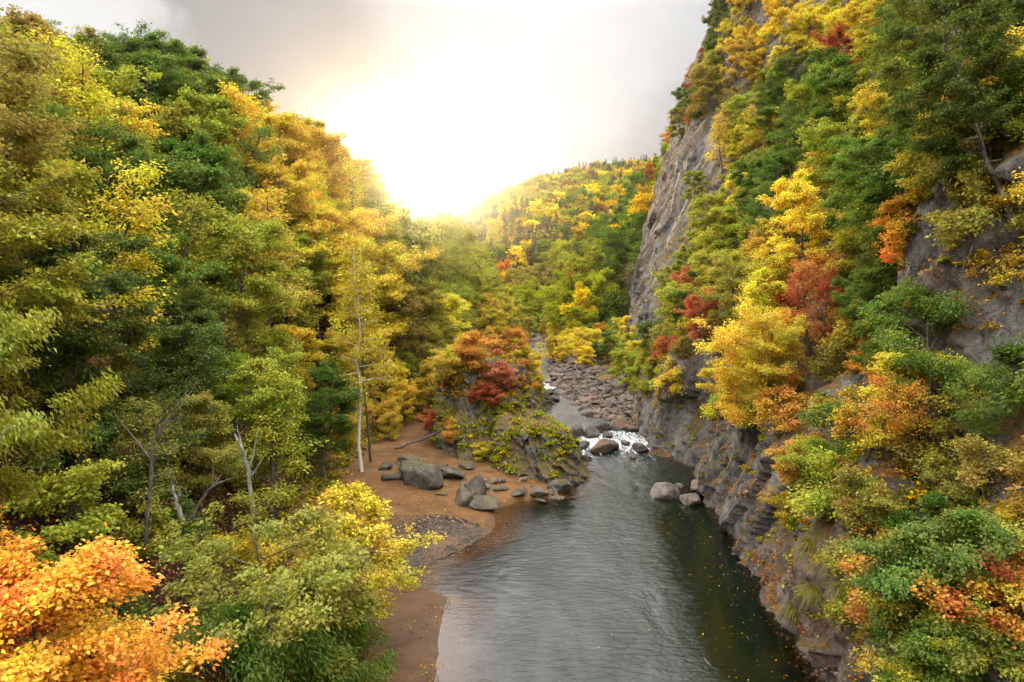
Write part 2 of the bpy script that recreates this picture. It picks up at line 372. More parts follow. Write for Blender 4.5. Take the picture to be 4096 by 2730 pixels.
def water_material():
    m, t, out = new_mat('river_water')
    geo = t.n('ShaderNodeNewGeometry'); pos = geo.outputs['Position']
    a = t.n('ShaderNodeAttribute'); a.attribute_name = 'flow'; s = t.n('ShaderNodeSeparateXYZ'); t.l(a.outputs['Vector'], s.inputs[0])
    depth, foam, rough = s.outputs[0], s.outputs[1], s.outputs[2]
    w1 = t.noise(t.mapping(pos, (0.6, 1.5, 1), (0, 0, 0.35)), 2.3, 5, 0.55, 0.7)
    w2 = t.noise(t.mapping(pos, (0.8, 1.9, 1), (0, 0, -0.2)), 7.5, 4, 0.6, 0.5)
    w3 = t.noise(t.mapping(pos, (1.6, 0.6, 1)), 0.30, 4, 0.55, 0.5)
    amp = t.math('ADD', 0.10, t.math('MULTIPLY', rough, 1.9))
    h = t.math('MULTIPLY', t.math('ADD', t.math('MULTIPLY', w1, 0.8), t.math('MULTIPLY', w2, 0.28)), t.math('MULTIPLY', amp, t.math('MAXIMUM', 0.12, t.math('SUBTRACT', t.math('MULTIPLY', w3, 2.4), 0.50))))
    bp = t.n('ShaderNodeBump'); bp.inputs['Distance'].default_value = 0.07; bp.inputs['Strength'].default_value = 1.0
    t.l(h, bp.inputs['Height'])
    fr = t.n('ShaderNodeFresnel'); fr.inputs['IOR'].default_value = 1.34; t.l(bp.outputs[0], fr.inputs['Normal'])
    gl = t.n('ShaderNodeBsdfGlossy'); t.put(gl.inputs['Roughness'], t.math('ADD', 0.02, t.math('MULTIPLY', rough, 0.16))); t.l(bp.outputs[0], gl.inputs['Normal'])
    gl.inputs[0].default_value = (0.98, 0.99, 1, 1)
    trn = t.n('ShaderNodeBsdfTransparent')
    t.l(t.ramp(t.math('MULTIPLY', depth, 0.5), [(0, (0.95, 0.9, 0.8)), (0.15, (0.50, 0.42, 0.25)), (0.35, (0.16, 0.15, 0.07)), (0.8, (0.03, 0.04, 0.018))]), trn.inputs[0])
    deep = t.n('ShaderNodeBsdfDiffuse'); deep.inputs[0].default_value = (0.004, 0.0075, 0.0035, 1)
    body = t.n('ShaderNodeMixShader'); t.l(t.step(depth, 0.05, 1.5), body.inputs[0]); t.l(trn.outputs[0], body.inputs[1]); t.l(deep.outputs[0], body.inputs[2])
    mx = t.n('ShaderNodeMixShader'); t.l(fr.outputs[0], mx.inputs[0]); t.l(body.outputs[0], mx.inputs[1]); t.l(gl.outputs[0], mx.inputs[2])
    fo = t.n('ShaderNodeBsdfDiffuse'); fo.inputs[0].default_value = (0.50, 0.52, 0.53, 1)
    fn = t.noise(t.mapping(pos, (1.5, 0.42, 1)), 1.7, 5, 0.62, 1.0)
    fm = t.step(t.math('ADD', t.math('MULTIPLY', foam, 1.0), t.math('MULTIPLY', t.math('SUBTRACT', fn, 0.5), 3.0)), 0.50, 1.35)
    mf = t.n('ShaderNodeMixShader'); t.l(t.math('MULTIPLY', fm, 0.92), mf.inputs[0]); t.l(mx.outputs[0], mf.inputs[1]); t.l(fo.outputs[0], mf.inputs[2])
    t.l(mf.outputs[0], out.inputs[0]); return m
M_WATER = water_material()
# ------------------------------------------------------------------ terrain: river, beach, slopes, cliff, far hill
LB = np.array([(5,-3.2),(18,-3.0),(24,-2.75),(28,-3.0),(30.3,-2.9),(31.3,-4.4),(33,-4.9),(34.6,-3.9),(36.5,-2.25),(39,-1.15),(43,-.75),(44.6,.65),(45.3,2.9),(48,4.2),(53,4.4),(60,3.95),(70,2.9),(80,4.0),(95,3.4),(112,3.0),(135,3.0),(178,4.4),(215,5.5),(260,2)])
RB = np.array([(5,10.5),(18,10.9),(24,11.2),(28.8,11.8),(32.2,12.6),(37,12.8),(45.5,13.4),(53,14.6),(58,12.2),(66,12.1),(71,10.1),(80,8.3),(92,6.4),(103,6.0),(119,6.3),(131,7.2),(140,7.8),(178,9.5),(215,11),(260,8)])
CB = np.array([(5,10.7),(18,11.0),(24,11.4),(28.8,12.0),(32.2,12.8),(37,13.0),(45.5,13.6),(53,15.0),(58,12.4),(66,12.5),(75,14.2),(85,16),(100,17.0),(125,18),(150,21),(180,30)])
FT = np.array([(5,-8),(20,-8),(26,-9),(35,-11),(47,-13),(60,-12),(72,-7),(85,-4),(110,-3),(140,-1.5),(180,0),(220,-2),(260,-6)])
def Lx(y): return np.interp(y, LB[:, 0], LB[:, 1]) + 0.22 * pnoise(P3(0, np.asarray(y, float) * 0.7, 2.2)) + 0.16 * pnoise(P3(0, np.asarray(y, float) * 2.1, 7.2))
def Rx(y): return np.interp(y, RB[:, 0], RB[:, 1])
def Cx(y): return np.interp(y, CB[:, 0], CB[:, 1])
def wz(y): return 0.45 * sstep(56, 68, y) + 0.5 * sstep(90, 97, y) + 0.6 * sstep(125, 170, y)
def ground(x, y):
    x = np.asarray(x, float); y = np.asarray(y, float)
    L, R, Fx, w = Lx(y), Rx(y), np.interp(y, FT[:, 0], FT[:, 1]), wz(y)
    up = sstep(50, 75, y)                       # upstream the water is shallow
    dl, dr = x - L, R - x
    bed = -np.minimum(2.2 - 1.7 * up, np.minimum(0.13 * dl + 0.10 * np.maximum(dl - .8, 0) ** 1.7, 0.75 * dr))
    d = L - x
    beach = 0.07 * d + 0.14 * sstep(0, .7, d) + 0.45 * sstep(1.0, 5, d) + 0.08 * fbm(P3(x * 0.5, y * 0.5, 0), 3)
    beach = np.where(y < 31.2, 0.035 * d + 0.3 * sstep(2, 6, d), beach)
    s = np.maximum(Fx - x, 0)
    hs = 0.95 * s * sstep(-2, 5, s)
    hs = np.minimum(hs, 26 + 0.10 * s + 0 * s) - 2.2 * np.exp(-((hs - 26) / 5.0) ** 2)
    hs = hs + sstep(2, 10, s) * (2.0 * fbm(P3(x * 0.09, y * 0.06, 1), 3) + 0.3 * fbm(P3(x * .6, y * .6, 4), 2))
    left = beach + hs + sstep(62, 90, y) * 0.9 * sstep(0, 3, d)
    e = x - R
    bar = 0.15 * e + 1.0 * sstep(0.3, 6, e) + 0.25 * fbm(P3(x * 0.6, y * 0.6, 3), 3)
    rs = np.maximum(x - (R + 1.0), 0)
    right = bar + sstep(125, 150, y) * (np.minimum(0.88 * rs, 42 + .1 * rs) + 2.5 * fbm(P3(x * .07, y * .05, 8), 3) * sstep(2, 10, rs))
    right = right - sstep(3, 8, x - Cx(y)) * (1 - sstep(120, 140, y)) * 1.5
    z = np.where(d > 0, left, np.where(e > 0, right, bed))
    return z + w + 10.0 * sstep(212, 262, y)

ys = np.concatenate([np.arange(-6, 18, 1.0), np.arange(18, 60, 0.22), np.arange(60, 110, 0.45), np.arange(110, 300, 1.3)])
xs = np.concatenate([np.arange(-110, -40, 2.5), np.arange(-40, -14, 0.7), np.arange(-14, 17, 0.22), np.arange(17, 30, 0.7), np.arange(30, 110, 2.5)])
X, Y = np.meshgrid(xs, ys)
Z = ground(X, Y)
litter = sstep(0.2, 3.0, np.interp(Y, FT[:, 0], FT[:, 1]) - X + 0.8) + sstep(60, 66, Y) * (X < Lx(Y) - .5)
litter = np.clip(litter + (X > Rx(Y) + 4) * 0.5 * (Y > 60), 0, 1)
d = Lx(Y) - X
pebble = np.clip(sstep(3.2, 0.6, np.abs(d - 2.2)) * sstep(33.0, 35.0, Y) * sstep(42, 38, Y) + (sstep(38, 36, Y) * sstep(33, 35, Y) * sstep(9, 5, d)) + (X > Rx(Y)) * 1.0, 0, 1) * (d > -0.4)
pebble = np.clip(pebble + (X > Rx(Y) - 0.5), 0, 1)
wet = sstep(0.22, 0.02, Z - wz(Y)) * 0.9
me = make_mesh('ground', P3(X, Y, Z).reshape(-1, 3), grid_faces(len(ys), len(xs)), M_GROUND, True, {'zone': ('POINT', P3(litter, pebble, wet).reshape(-1, 3))})
add_obj('ground', me, kind='structure')

# river surface: follows the banks, with real standing waves in the rapids
wy = np.concatenate([np.arange(-6, 52, 0.35), np.arange(52, 104, 0.12), np.arange(104, 232, 0.6)])
nc = 110
tt = np.linspace(0, 1, nc)
WX = (Lx(wy) - 2.2)[:, None] * (1 - tt) + (Rx(wy) + 1.6)[:, None] * tt
WY = np.repeat(wy[:, None], nc, 1)
def foam_at(x, y):
    f = 0
    for (cy_, w_, a_, x0, x1) in ((61.0, 2.6, 1.0, 3.5, 13), (64.5, 2.2, .62, 3, 12), (57.0, 4.0, .34, 5.0, 13), (67.5, 2.5, .35, 3, 12), (93.5, 3.6, 1.0, 2.8, 9), (72, 3, .22, 2, 12), (150, 6, .7, 2, 12), (170, 7, .6, 2, 12), (128, 3, .5, 2, 9), (190, 8, .7, 2, 12), (100, 3, .4, 2, 9)):
        f = f + a_ * np.exp(-((y - cy_ + 0.5 * np.sin(x * 1.3)) / w_) ** 2) * sstep(x0 - .5, x0 + .8, x) * sstep(x1 + .6, x1 - .6, x)
    return f
fo = foam_at(WX, WY)
mid_ = (WX - Lx(WY)) / (Rx(WY) - Lx(WY))
rough = np.clip(sstep(42, 58, WY) * 0.8 + 0.12 * sstep(28, 40, WY) + 0.45 * np.exp(-((mid_ - .42) / .26) ** 2), 0, 1)
wave = fo * (0.22 * pnoise(P3(WX * 1.1, WY * 0.8, 5)) + 0.10 * pnoise(P3(WX * 2.6, WY * 2.2, 9))) + rough * 0.05 * pnoise(P3(WX * 1.2, WY * 2.2, 2))
WZ = wz(WY) + wave
depth = np.clip(WZ - ground(WX, WY), 0, 3)
me = make_mesh('river_water', P3(WX, WY, WZ).reshape(-1, 3), grid_faces(len(wy), nc), M_WATER, True, {'flow': ('POINT', P3(depth, np.clip(fo, 0, 1.2), rough).reshape(-1, 3))})
add_obj('river_water', me, kind='structure')

# right hand cliff, a sheet over (distance along the river, height)
ZW = np.array([(5,3),(24,3.2),(30,3.5),(38,6),(46,9),(58,8),(70,6),(84,9),(98,26),(112,45),(150,60)])
KS = np.array([(5,.70),(30,.72),(45,.78),(60,.80),(75,.72),(90,.55),(105,.40),(120,.36),(150,.40)])
def cliff_x(y, z, fine=True):
    y = np.asarray(y, float); z = np.asarray(z, float)
    zw = np.interp(y, ZW[:, 0], ZW[:, 1]); k = np.interp(y, KS[:, 0], KS[:, 1])
    butt = sstep(21, 24, y) * sstep(37, 31, y)
    zz = np.maximum(z - zw, 0)
    g = 0.20 * np.minimum(z, zw) + k * zz
    g = g - butt * (k - 0.12) * np.clip(z - 10.5, 0, 7.5)
    far = sstep(85, 100, y)
    g = g + 0.10 * far * np.minimum(z, zw)
    g = g + 1.6 * fbm(P3(3.3, y * 0.055, z * 0.05), 3) * sstep(0, 8, z) + 0.9 * fbm(P3(1.3, y * 0.22, z * 0.10), 3)
    if fine:
        a = y + 0.45 * z                                 # leaning joints
        g = g - 0.50 * ridged(P3(7.7, a * 0.20, z * 0.07), 3, 0.5)
        g = g - 0.85 * facets(a * 0.28, z * 0.13 - y * .03, 1) - 0.34 * facets(a * 0.8, z * 0.36 - y * .06, 6) - 0.17 * facets(a * 2.1, z * 1.25, 3) + 0.7
    return Cx(y) + g
cyv = np.concatenate([np.arange(-4, 18, 1.0), np.arange(18, 50, 0.17), np.arange(50, 84, 0.28), np.arange(84, 150, 0.36), np.arange(150, 190, 2.0)])
czv = np.concatenate([np.arange(-2.5, 14, 0.17), np.arange(14, 46, 0.36), np.arange(46, 90, 1.0)])
CY, CZ = np.meshgrid(cyv, czv)
CXX = cliff_x(CY, CZ)
V = P3(CXX, CY, CZ)
top = V[-1:].copy(); top2 = top.copy(); top2[..., 0] += 60; top2[..., 2] += 12
V = np.concatenate([V, top2], 0)
me = make_mesh('cliff', V.reshape(-1, 3), grid_faces(len(czv) + 1, len(cyv))[:, ::-1], M_CLIFF, False)
add_obj('cliff', me, kind='structure')

# far wooded hill closing the valley
hx = np.arange(-800, 1000, 12.0); hy = np.arange(262, 1500, 12.0)
def far_h(x, y):
    x = np.asarray(x, float); y = np.asarray(y, float)
    a = x / y
    zr = np.interp(a, [-1.2, -.4, -.22, -.12, -.03, .04, .12, .21, .5, 1.2], [70, 66, 70, 82, 103, 121, 133, 138, 142, 150]) - 9
    t = np.clip((y - 262) / 390.0, 0, 1)
    s = np.where(y < 652, 0.10 + 0.90 * t ** 0.85, 1 - 0.0007 * (y - 652))
    n = fbm(P3(x * .006, y * .006, 0), 4) * 16 * sstep(300, 420, y) * sstep(640, 560, y) + 3 * fbm(P3(x * .02, y * .02, 3), 3)
    return zr * s + n
HX, HY = np.meshgrid(hx, hy)
me = make_mesh('hill', P3(HX, HY, far_h(HX, HY)).reshape(-1, 3), grid_faces(len(hy), len(hx)), M_HILL, True)
add_obj('hill', me, kind='structure')
# flat land out to the horizon
g = np.array([(-2000, -800, -6), (2000, -800, -6), (2000, 2400, -6), (-2000, 2400, -6)], float)
add_obj('land', make_mesh('land', g, np.array([[0, 1, 2, 3]]), M_HILL), kind='structure')
# ------------------------------------------------------------------ tree builder (meshes shared by copies)
def leaf_quads(P, size, r, droop=0.25, tilt=0.55, aspect=0.62, outward=None, narrow=False):
    """one kite-shaped leaf per point"""
    n = len(P)
    az = r.uniform(0, 2 * np.pi, n)
    d = np.stack([np.cos(az), np.sin(az), np.zeros(n)], 1)
    if outward is not None: d = d * 0.8 + outward * 0.9
    d[:, 2] += r.normal(0, 0.35, n) - droop
    d /= np.linalg.norm(d, axis=1)[:, None]
    up = np.stack([r.normal(0, tilt, n), r.normal(0, tilt, n), np.ones(n)], 1)
    s = np.cross(d, up); s /= np.linalg.norm(s, axis=1)[:, None] + 1e-9
    nn = np.cross(s, d)
    L = (size * r.uniform(0.5, 1.4, n))[:, None]; w = L * aspect * 0.5
    base = P; tip = P + d * L - nn * L * 0.12
    a = P + d * L * 0.42 + s * w + nn * L * 0.06; b = P + d * L * 0.42 - s * w + nn * L * 0.06
    V = np.stack([base, a, tip, b], 1).reshape(-1, 3)
    F = np.arange(4 * n).reshape(-1, 4)
    return V, F
def branch_path(p0, az, el, length, k, r, flat=0.55, wob=0.10):
    pts = [np.array(p0, float)]; step = length / k
    d = np.array([math.cos(az) * math.cos(el), math.sin(az) * math.cos(el), math.sin(el)])
    for i in range(k):
        d = d + r.normal(0, wob, 3); d[2] += (0.10 - d[2]) * flat * 0.35
        d /= np.linalg.norm(d)
        pts.append(pts[-1] + d * step)
    return np.array(pts)
TREES = {}
def build_tree(key, seed, H=10., R=3.2, leaves=16000, leaf=0.2, limbs=16, f0=0.30, shape='round', subs=5, trunk_r=None, lean=0.06,
               layer=0.30, spray=0.55, droop=0.25, bark=None, stems=1, aspect=0.62, mat=None, twigs=True, spread=1.0):
    r = np.random.default_rng(seed)
    mb = MB(); pts_all, sid, outs = [], [], []
    k_s = 0
    for st in range(stems):
        tr = trunk_r or H * 0.017
        tr_ = tr * (1.0 if st == 0 else 0.7)
        az0 = r.uniform(0, 6.28)
        n = 9
        t = np.linspace(0, 1, n)
        ln = lean + (0.25 if stems > 1 else 0)
        off = np.stack([np.cos(az0) * ln * H * t ** 1.2, np.sin(az0) * ln * H * t ** 1.2, np.zeros(n)], 1)
        wv = np.cumsum(r.normal(0, 0.012 * H, (n, 3)), 0); wv[0] = 0; wv[:, 2] = 0
        path = off + wv; path[:, 2] = t * H * 0.93 * (1 if st == 0 else r.uniform(.7, .95))
        path[0, 2] = -0.6
        mb.tube(path, tr_ * (1 - 0.88 * t) + 0.006, 7)
        nl = max(3, limbs // stems)
        for i in range(nl):
            f = f0 + (0.98 - f0) * (i + r.uniform(0, .8)) / nl
            h = f
            p0 = np.array([np.interp(f, t, path[:, j]) for j in range(3)])
            q = (f - f0) / (1 - f0)
            if shape == 'round': prof = math.sqrt(max(0.05, 1 - (1.75 * (q - 0.42)) ** 2)) if q > .42 else 0.72 + .28 * q / .42
            elif shape == 'flat': prof = 0.75 + 0.35 * q if q < 0.75 else 1.0 - (q - .75) * 1.6
            elif shape == 'narrow': prof = (1 - q) * 0.9 + 0.12
            elif shape == 'airy': prof = 0.9 - 0.55 * q
            az = az0 + i * 2.399 + r.normal(0, .35)
            el = 0.12 + 0.85 * q + r.normal(0, .22)
            if shape == 'narrow': el = 0.15
            Lb = R * prof * r.uniform(0.60, 1.22)
            bp_ = branch_path(p0, az, el, Lb, 6, r)
            rr = tr_ * 0.42 * (1 - 0.6 * q)
            mb.tube(bp_, np.linspace(rr, rr * 0.18, 7), 5)
            ends = [(bp_, 1.0)]
            for s_ in range(subs):
                tt_ = r.uniform(0.3, 0.95)
                j = tt_ * 6; b0 = bp_[int(j)] + (bp_[min(6, int(j) + 1)] - bp_[int(j)]) * (j - int(j))
                sb = branch_path(b0, az + r.choice([-1, 1]) * r.uniform(.5, 1.3), el * 0.6 + r.normal(0.08, .42), Lb * r.uniform(.28, .55), 4, r)
                if twigs: mb.tube(sb, np.linspace(rr * 0.35, rr * 0.08, 5), 3)
                ends.append((sb, .8))
            for (bb, wgt) in ends:
                m = int(7 * wgt) + 1
                for q2 in range(m):
                    u = 1 - 0.70 * r.random() ** 1.3
                    jj = u * (len(bb) - 1); i0 = min(int(jj), len(bb) - 2)
                    c = bb[i0] + (bb[i0 + 1] - bb[i0]) * (jj - i0) + r.normal(0, .30 * spray, 3)
                    pts_all.append(c); outs.append([math.cos(az), math.sin(az), 0])
                    k_s += 1
    C = np.array(pts_all); O = np.array(outs)
    ns = len(C)
    keep_ = r.random(ns) > .22; C, O = C[keep_], O[keep_]; ns = len(C)
    srand = r.random(ns); ssize = r.uniform(0.55, 1.35, ns) * spray
    wgt = ssize ** 2; wgt /= wgt.sum()
    idx = r.choice(ns, leaves, p=wgt)
    rad = r.normal(0, 1, (leaves, 3)); rad /= np.linalg.norm(rad, axis=1)[:, None]
    rad *= (r.random(leaves) ** 0.5)[:, None]
    P = C[idx] + rad * ssize[idx][:, None] * spread * np.array([1, 1, layer])
    stray = r.random(leaves) < .14; P[stray] += r.normal(0, .38 * spray, (int(stray.sum()), 3))
    P[:, 2] -= 0.12 * (np.linalg.norm(P[:, :2] - C[idx][:, :2], axis=1))        # sprays sag at their rims
    lv, lf = leaf_quads(P, leaf, r, droop, aspect=aspect, outward=O[idx])
    tint = P3(r.random(leaves), srand[idx], r.random(leaves)).reshape(-1, 3)
    crown = make_mesh('crown', lv, lf, mat or M_LEAF, False, {'tint': ('FACE', tint)})
    trunk = mb.mesh('trunk', bark or M_BARK)
    TREES[key] = (trunk, crown, H, R, P.mean(0), np.percentile(P[:, 2], 99), np.percentile(np.hypot(P[:, 0], P[:, 1]), 96))
    return TREES[key]
def build_spruce(key, seed, H=12., R=2.0, tiers=26, per=60, leaf=0.5):
    r = np.random.default_rng(seed); mb = MB()
    mb.tube([(0, 0, -.5), (0, 0, H * .5), (0, 0, H)], [H * .016, H * .01, .01], 5)
    P, O = [], []
    for i in range(tiers):
        q = i / tiers; z = H * (0.12 + 0.86 * q); rad = R * (1 - q) ** 0.85 * r.uniform(.75, 1.1) + .12
        nb = max(5, int(11 * (1 - q)) + 3)
        for b in range(nb):
            a = r.uniform(0, 6.28); L_ = rad * r.uniform(.65, 1.15)
            m = max(3, int(per * L_ / (R * 6)))
            u = r.uniform(0.12, 1, m)
            x = np.cos(a) * L_ * u; y = np.sin(a) * L_ * u
            P.append(np.stack([x, y, z - 0.28 * L_ * u + r.normal(0, .05, m)], 1)); O.append(np.tile([math.cos(a), math.sin(a), -0.2], (m, 1)))
    P = np.concatenate(P); O = np.concatenate(O); n = len(P)
    lv, lf = leaf_quads(P, leaf, r, 0.3, aspect=.5, outward=O * 1.5)
    crown = make_mesh('crown', lv, lf, M_NEEDLE, False, {'tint': ('FACE', P3(r.random(n), r.random(n), r.random(n)).reshape(-1, 3))})
    TREES[key] = (mb.mesh('trunk', M_BARK), crown, H, R, P.mean(0), H, R)

for i in range(4):   # close trees
    build_tree('near%d' % i, 100 + i, H=9, R=3.0, leaves=36000, leaf=0.135, limbs=20, subs=8, spray=0.42, layer=[.42, .34, .5, .38][i], shape='flat' if i % 2 else 'round')
for i in range(6):   # trees across the gorge
    build_tree('mid%d' % i, 200 + i, H=[10, 11, 9, 10, 12, 9][i], R=[3.3, 3.0, 3.6, 3.1, 3.2, 3.4][i], leaves=21000, leaf=0.215, limbs=[20, 22, 17, 20, 24, 18][i], subs=7,
               spray=[.50, .46, .55, .5, .48, .55][i], layer=[.42, .5, .34, .46, .55, .38][i], shape=['round', 'round', 'flat', 'round', 'round', 'flat'][i], f0=.28)
for i in range(3):
    build_tree('airy%d' % i, 240 + i, H=11, R=2.6, leaves=[7500, 4600, 6000][i], leaf=0.17, limbs=22, subs=6, spray=.6, layer=.5, shape='airy', f0=.32)
build_tree('sapl', 260, H=4.6, R=1.7, leaves=7000, leaf=0.17, limbs=18, subs=5, spray=.42, layer=.6, shape='round', f0=.15)
for i in range(4):   # far up the valley
    build_tree('far%d' % i, 300 + i, H=10, R=3.4, leaves=5500, leaf=0.42, limbs=16, subs=4, spray=.75, layer=.55, shape=['round', 'flat'][i % 2], twigs=False, f0=.25)
for i in range(3):   # low shrubs
    build_tree('shrub%d' % i, 400 + i, H=2.4, R=1.35, leaves=5200, leaf=0.13, limbs=14, subs=4, stems=4, spray=.34, layer=.5, f0=.15, trunk_r=.03)
for i in range(4):   # the hill on the horizon
    build_tree('hill%d' % i, 500 + i, H=10, R=3.9, leaves=750, leaf=1.15, limbs=14, subs=3, spray=1.1, layer=.6, twigs=False, f0=.2)
for i in range(2): build_spruce('spruce%d' % i, 600 + i, H=14, R=2.7, leaf=.75, per=26, tiers=22)
print('tree meshes', {k: (round(float(v[5]), 1), round(float(v[6]), 1)) for k, v in TREES.items()})

# ------------------------------------------------------------------ autumn colours (base colour, how far the odd spray turns in hue)
PAL = {
 'Y': ((0.70, 0.52, 0.014), .50, 'bright yellow'), 'G': ((0.56, 0.375, 0.014), .52, 'golden'), 'O': ((0.56, 0.20, 0.014), .58, 'orange'),
 'A': ((0.70, 0.335, 0.010), .50, 'amber'),
 'R': ((0.40, 0.065, 0.016), .57, 'red'), 'P': ((0.46, 0.11, 0.055), .56, 'pinkish red'), 'L': ((0.32, 0.335, 0.014), .42, 'yellow-green'),
 'N': ((0.105, 0.180, 0.011), .36, 'green'), 'D': ((0.085, 0.130, 0.012), .36, 'dark green'), 'K': ((0.30, 0.245, 0.026), .45, 'olive-brown'),
 'B': ((0.20, 0.09, 0.025), .5, 'rust-brown'), 'S': ((0.022, 0.050, 0.018), .5, 'dark'),
}
SEEDS = """10,50,K 15,110,K 55,35,N 90,45,L 75,75,K 130,60,N 160,70,N 190,80,N 150,95,N 215,90,N 240,100,N 75,120,Y 90,150,Y 60,110,Y 155,120,Y 175,130,Y
120,110,L 140,170,L 40,150,N 30,180,D 100,185,L 160,195,L 190,110,L 190,150,L 235,125,N 246,130,R 270,130,G 275,150,G 290,122,L 310,155,G 340,165,G 370,175,O
395,190,O 230,160,Y 230,180,G 215,200,N 190,220,G 150,215,N 170,220,N 160,230,R 130,230,O 90,200,Y 110,250,Y 70,240,Y 120,270,O 60,225,L 20,200,K 20,250,L
30,300,D 80,300,K 160,300,N 170,320,N 150,340,K 200,270,L 220,240,G 260,240,G 250,280,L 300,220,Y 310,250,Y 290,200,G 330,280,Y 340,240,Y 270,310,L
300,340,Y 320,350,Y 220,380,N 240,400,N 180,400,D 150,430,D 200,440,D 280,400,L 320,400,N 335,440,N 300,450,D 260,460,L 100,400,D 50,450,D 375,312,R 385,330,G
360,340,G 350,380,G 410,260,L 430,300,L 400,320,K 450,270,L 480,280,L 510,290,L 440,330,Y 470,330,K 490,320,G 500,340,O 460,360,G 420,380,Y 400,360,Y 440,350,L 415,340,L 430,395,G 482,385,R 520,350,O
220,310,K 240,350,K 270,360,G 120,340,K 90,340,D 60,330,K 60,275,K 190,355,D 130,380,D 60,500,D 110,500,D 170,500,D 240,500,L 350,300,Y 390,280,L 350,410,G
530,265,K 505,275,O 560,245,G 580,250,L 593,285,R 570,270,L 575,290,L 560,320,L 545,315,L 600,230,N 630,210,N 650,190,N 640,205,G 620,225,O 610,250,N
625,260,N 605,300,D 575,345,Y 590,335,Y 600,350,O 570,360,G 615,365,L 612,335,N 540,290,K 530,300,L 590,260,L
720,15,D 705,45,N 700,75,R 690,100,N 690,115,R 680,125,O 675,145,L 665,140,R 750,15,G 780,20,Y 720,80,K 740,60,G 800,40,G 790,55,N 850,20,Y 830,40,Y
880,30,G 870,45,R 900,20,N 930,10,L 960,30,D 1000,60,D 940,60,R 980,40,D 760,110,L 790,90,N 830,80,N 840,100,L 870,95,L 760,140,G 820,130,N 860,130,L
900,120,G 920,95,N 950,110,L 960,75,O 990,80,O 1010,100,L 1015,90,R 790,160,N 810,175,O 830,190,G 740,180,Y 700,200,L 760,180,N 820,185,R 870,160,L
910,140,N 930,160,L 970,150,K 1000,160,Y 900,200,N 880,190,N 940,200,P 920,215,P 900,220,O 860,230,N 840,215,N 780,210,N 800,230,L 740,210,L 720,220,L
700,250,L 690,240,N 680,275,N 670,290,L 720,270,L 760,260,G 800,260,R 830,250,O 870,250,O 780,290,R 750,300,O 690,305,R 680,318,R 700,340,G 710,350,Y
730,340,G 770,330,G 720,380,Y 700,370,Y 700,395,G 740,395,O 820,360,K 850,350,G 840,390,O 800,400,O 870,300,N 900,290,N 900,320,N 870,370,O 880,400,G
920,380,G 960,390,N 990,400,N 1010,380,N 820,430,G 850,430,O 900,450,K 940,430,K 980,470,K 1000,500,K 880,500,K 850,480,L 930,540,N 960,560,N 900,560,G
880,580,O 920,600,L 940,620,N 980,590,O 1000,600,R 960,640,L 1000,650,N 900,640,N 870,540,K 650,330,N 640,350,L 660,345,K 620,330,Y"""
SEEDS = [(float(a), float(b), c) for a, b, c in (s.split(',') for s in SEEDS.split())]
_sx = np.array([s[0] for s in SEEDS]); _sy = np.array([s[1] for s in SEEDS])
_sr = np.random.default_rng(91)
def seed_colour(px, py):
    px = px + _sr.normal(0, 9); py = py + _sr.normal(0, 9)
    c = _seed_colour(px, py)
    if c in 'RPO' and _sr.random() < .35: c = 'GLY'[_sr.integers(3)]
    return c
def _seed_colour(px, py): return SEEDS[int(np.argmin((_sx - px) ** 2 + (_sy - py) ** 2))][2]

# silhouette limits measured on the photograph, as directions: nothing grows above them
SKY_L = np.array([(0,14),(35,22),(60,24),(100,30),(150,38),(190,42),(205,70),(225,64),(262,105),(300,120),(330,140),(345,155),(368,156),(380,176),(390,200),(402,216),(414,224),(430,214),(445,205)], float)
SKY_R = np.array([(730,0),(700,55),(692,70),(675,110),(658,145),(655,165),(640,172),(625,185),(612,215),(560,232),(540,240),(515,252),(500,245),(470,245),(440,262)], float)
ALL = []            # every tree: dict(root, px, py, w, depth, colour, where ...)
def inst(key, x, y, z, scale, rot, colour, name, where, lean=(0, 0), jitter=0.16, trunk=True, zs=1.0):
    tr, cr, H, R, mean, top, rad = TREES[key]
    root = link(bpy.data.objects.new(name, None)); root.empty_display_size = 0.5
    root.location = (x, y, z); root.rotation_euler = (lean[0], lean[1], rot); root.scale = (scale, scale, scale * zs)
    col, sh, word = PAL[colour]
    j = np.random.default_rng(int(abs(x * 131 + y * 977)) + 1)
    f = 1 + j.uniform(-jitter, jitter)
    c = [max(0.003, col[0] * f * (1 + j.uniform(-.1, .1))), max(0.003, col[1] * f * (1 + j.uniform(-.1, .1))), col[2] * f]
    parts = [('crown', cr)] + ([('trunk', tr)] if trunk else [])
    for nm, me_ in parts:
        o = link(bpy.data.objects.new(nm, me_)); o.parent = root; o.color = (*c, sh)
    m = Matrix.LocRotScale(root.location, root.rotation_euler, root.scale) @ Vector((float(mean[0]), float(mean[1]), float(mean[2])))
    px, py, dep = proj(m.x, m.y, m.z)
    d = dict(root=root, px=px, py=py, w=2 * rad * scale * F_PX / dep, dep=dep, col=colour, where=where, key=key, name=name, ptop=proj(m.x, m.y, z + top * scale * zs)[1])
    ALL.append(d); return d
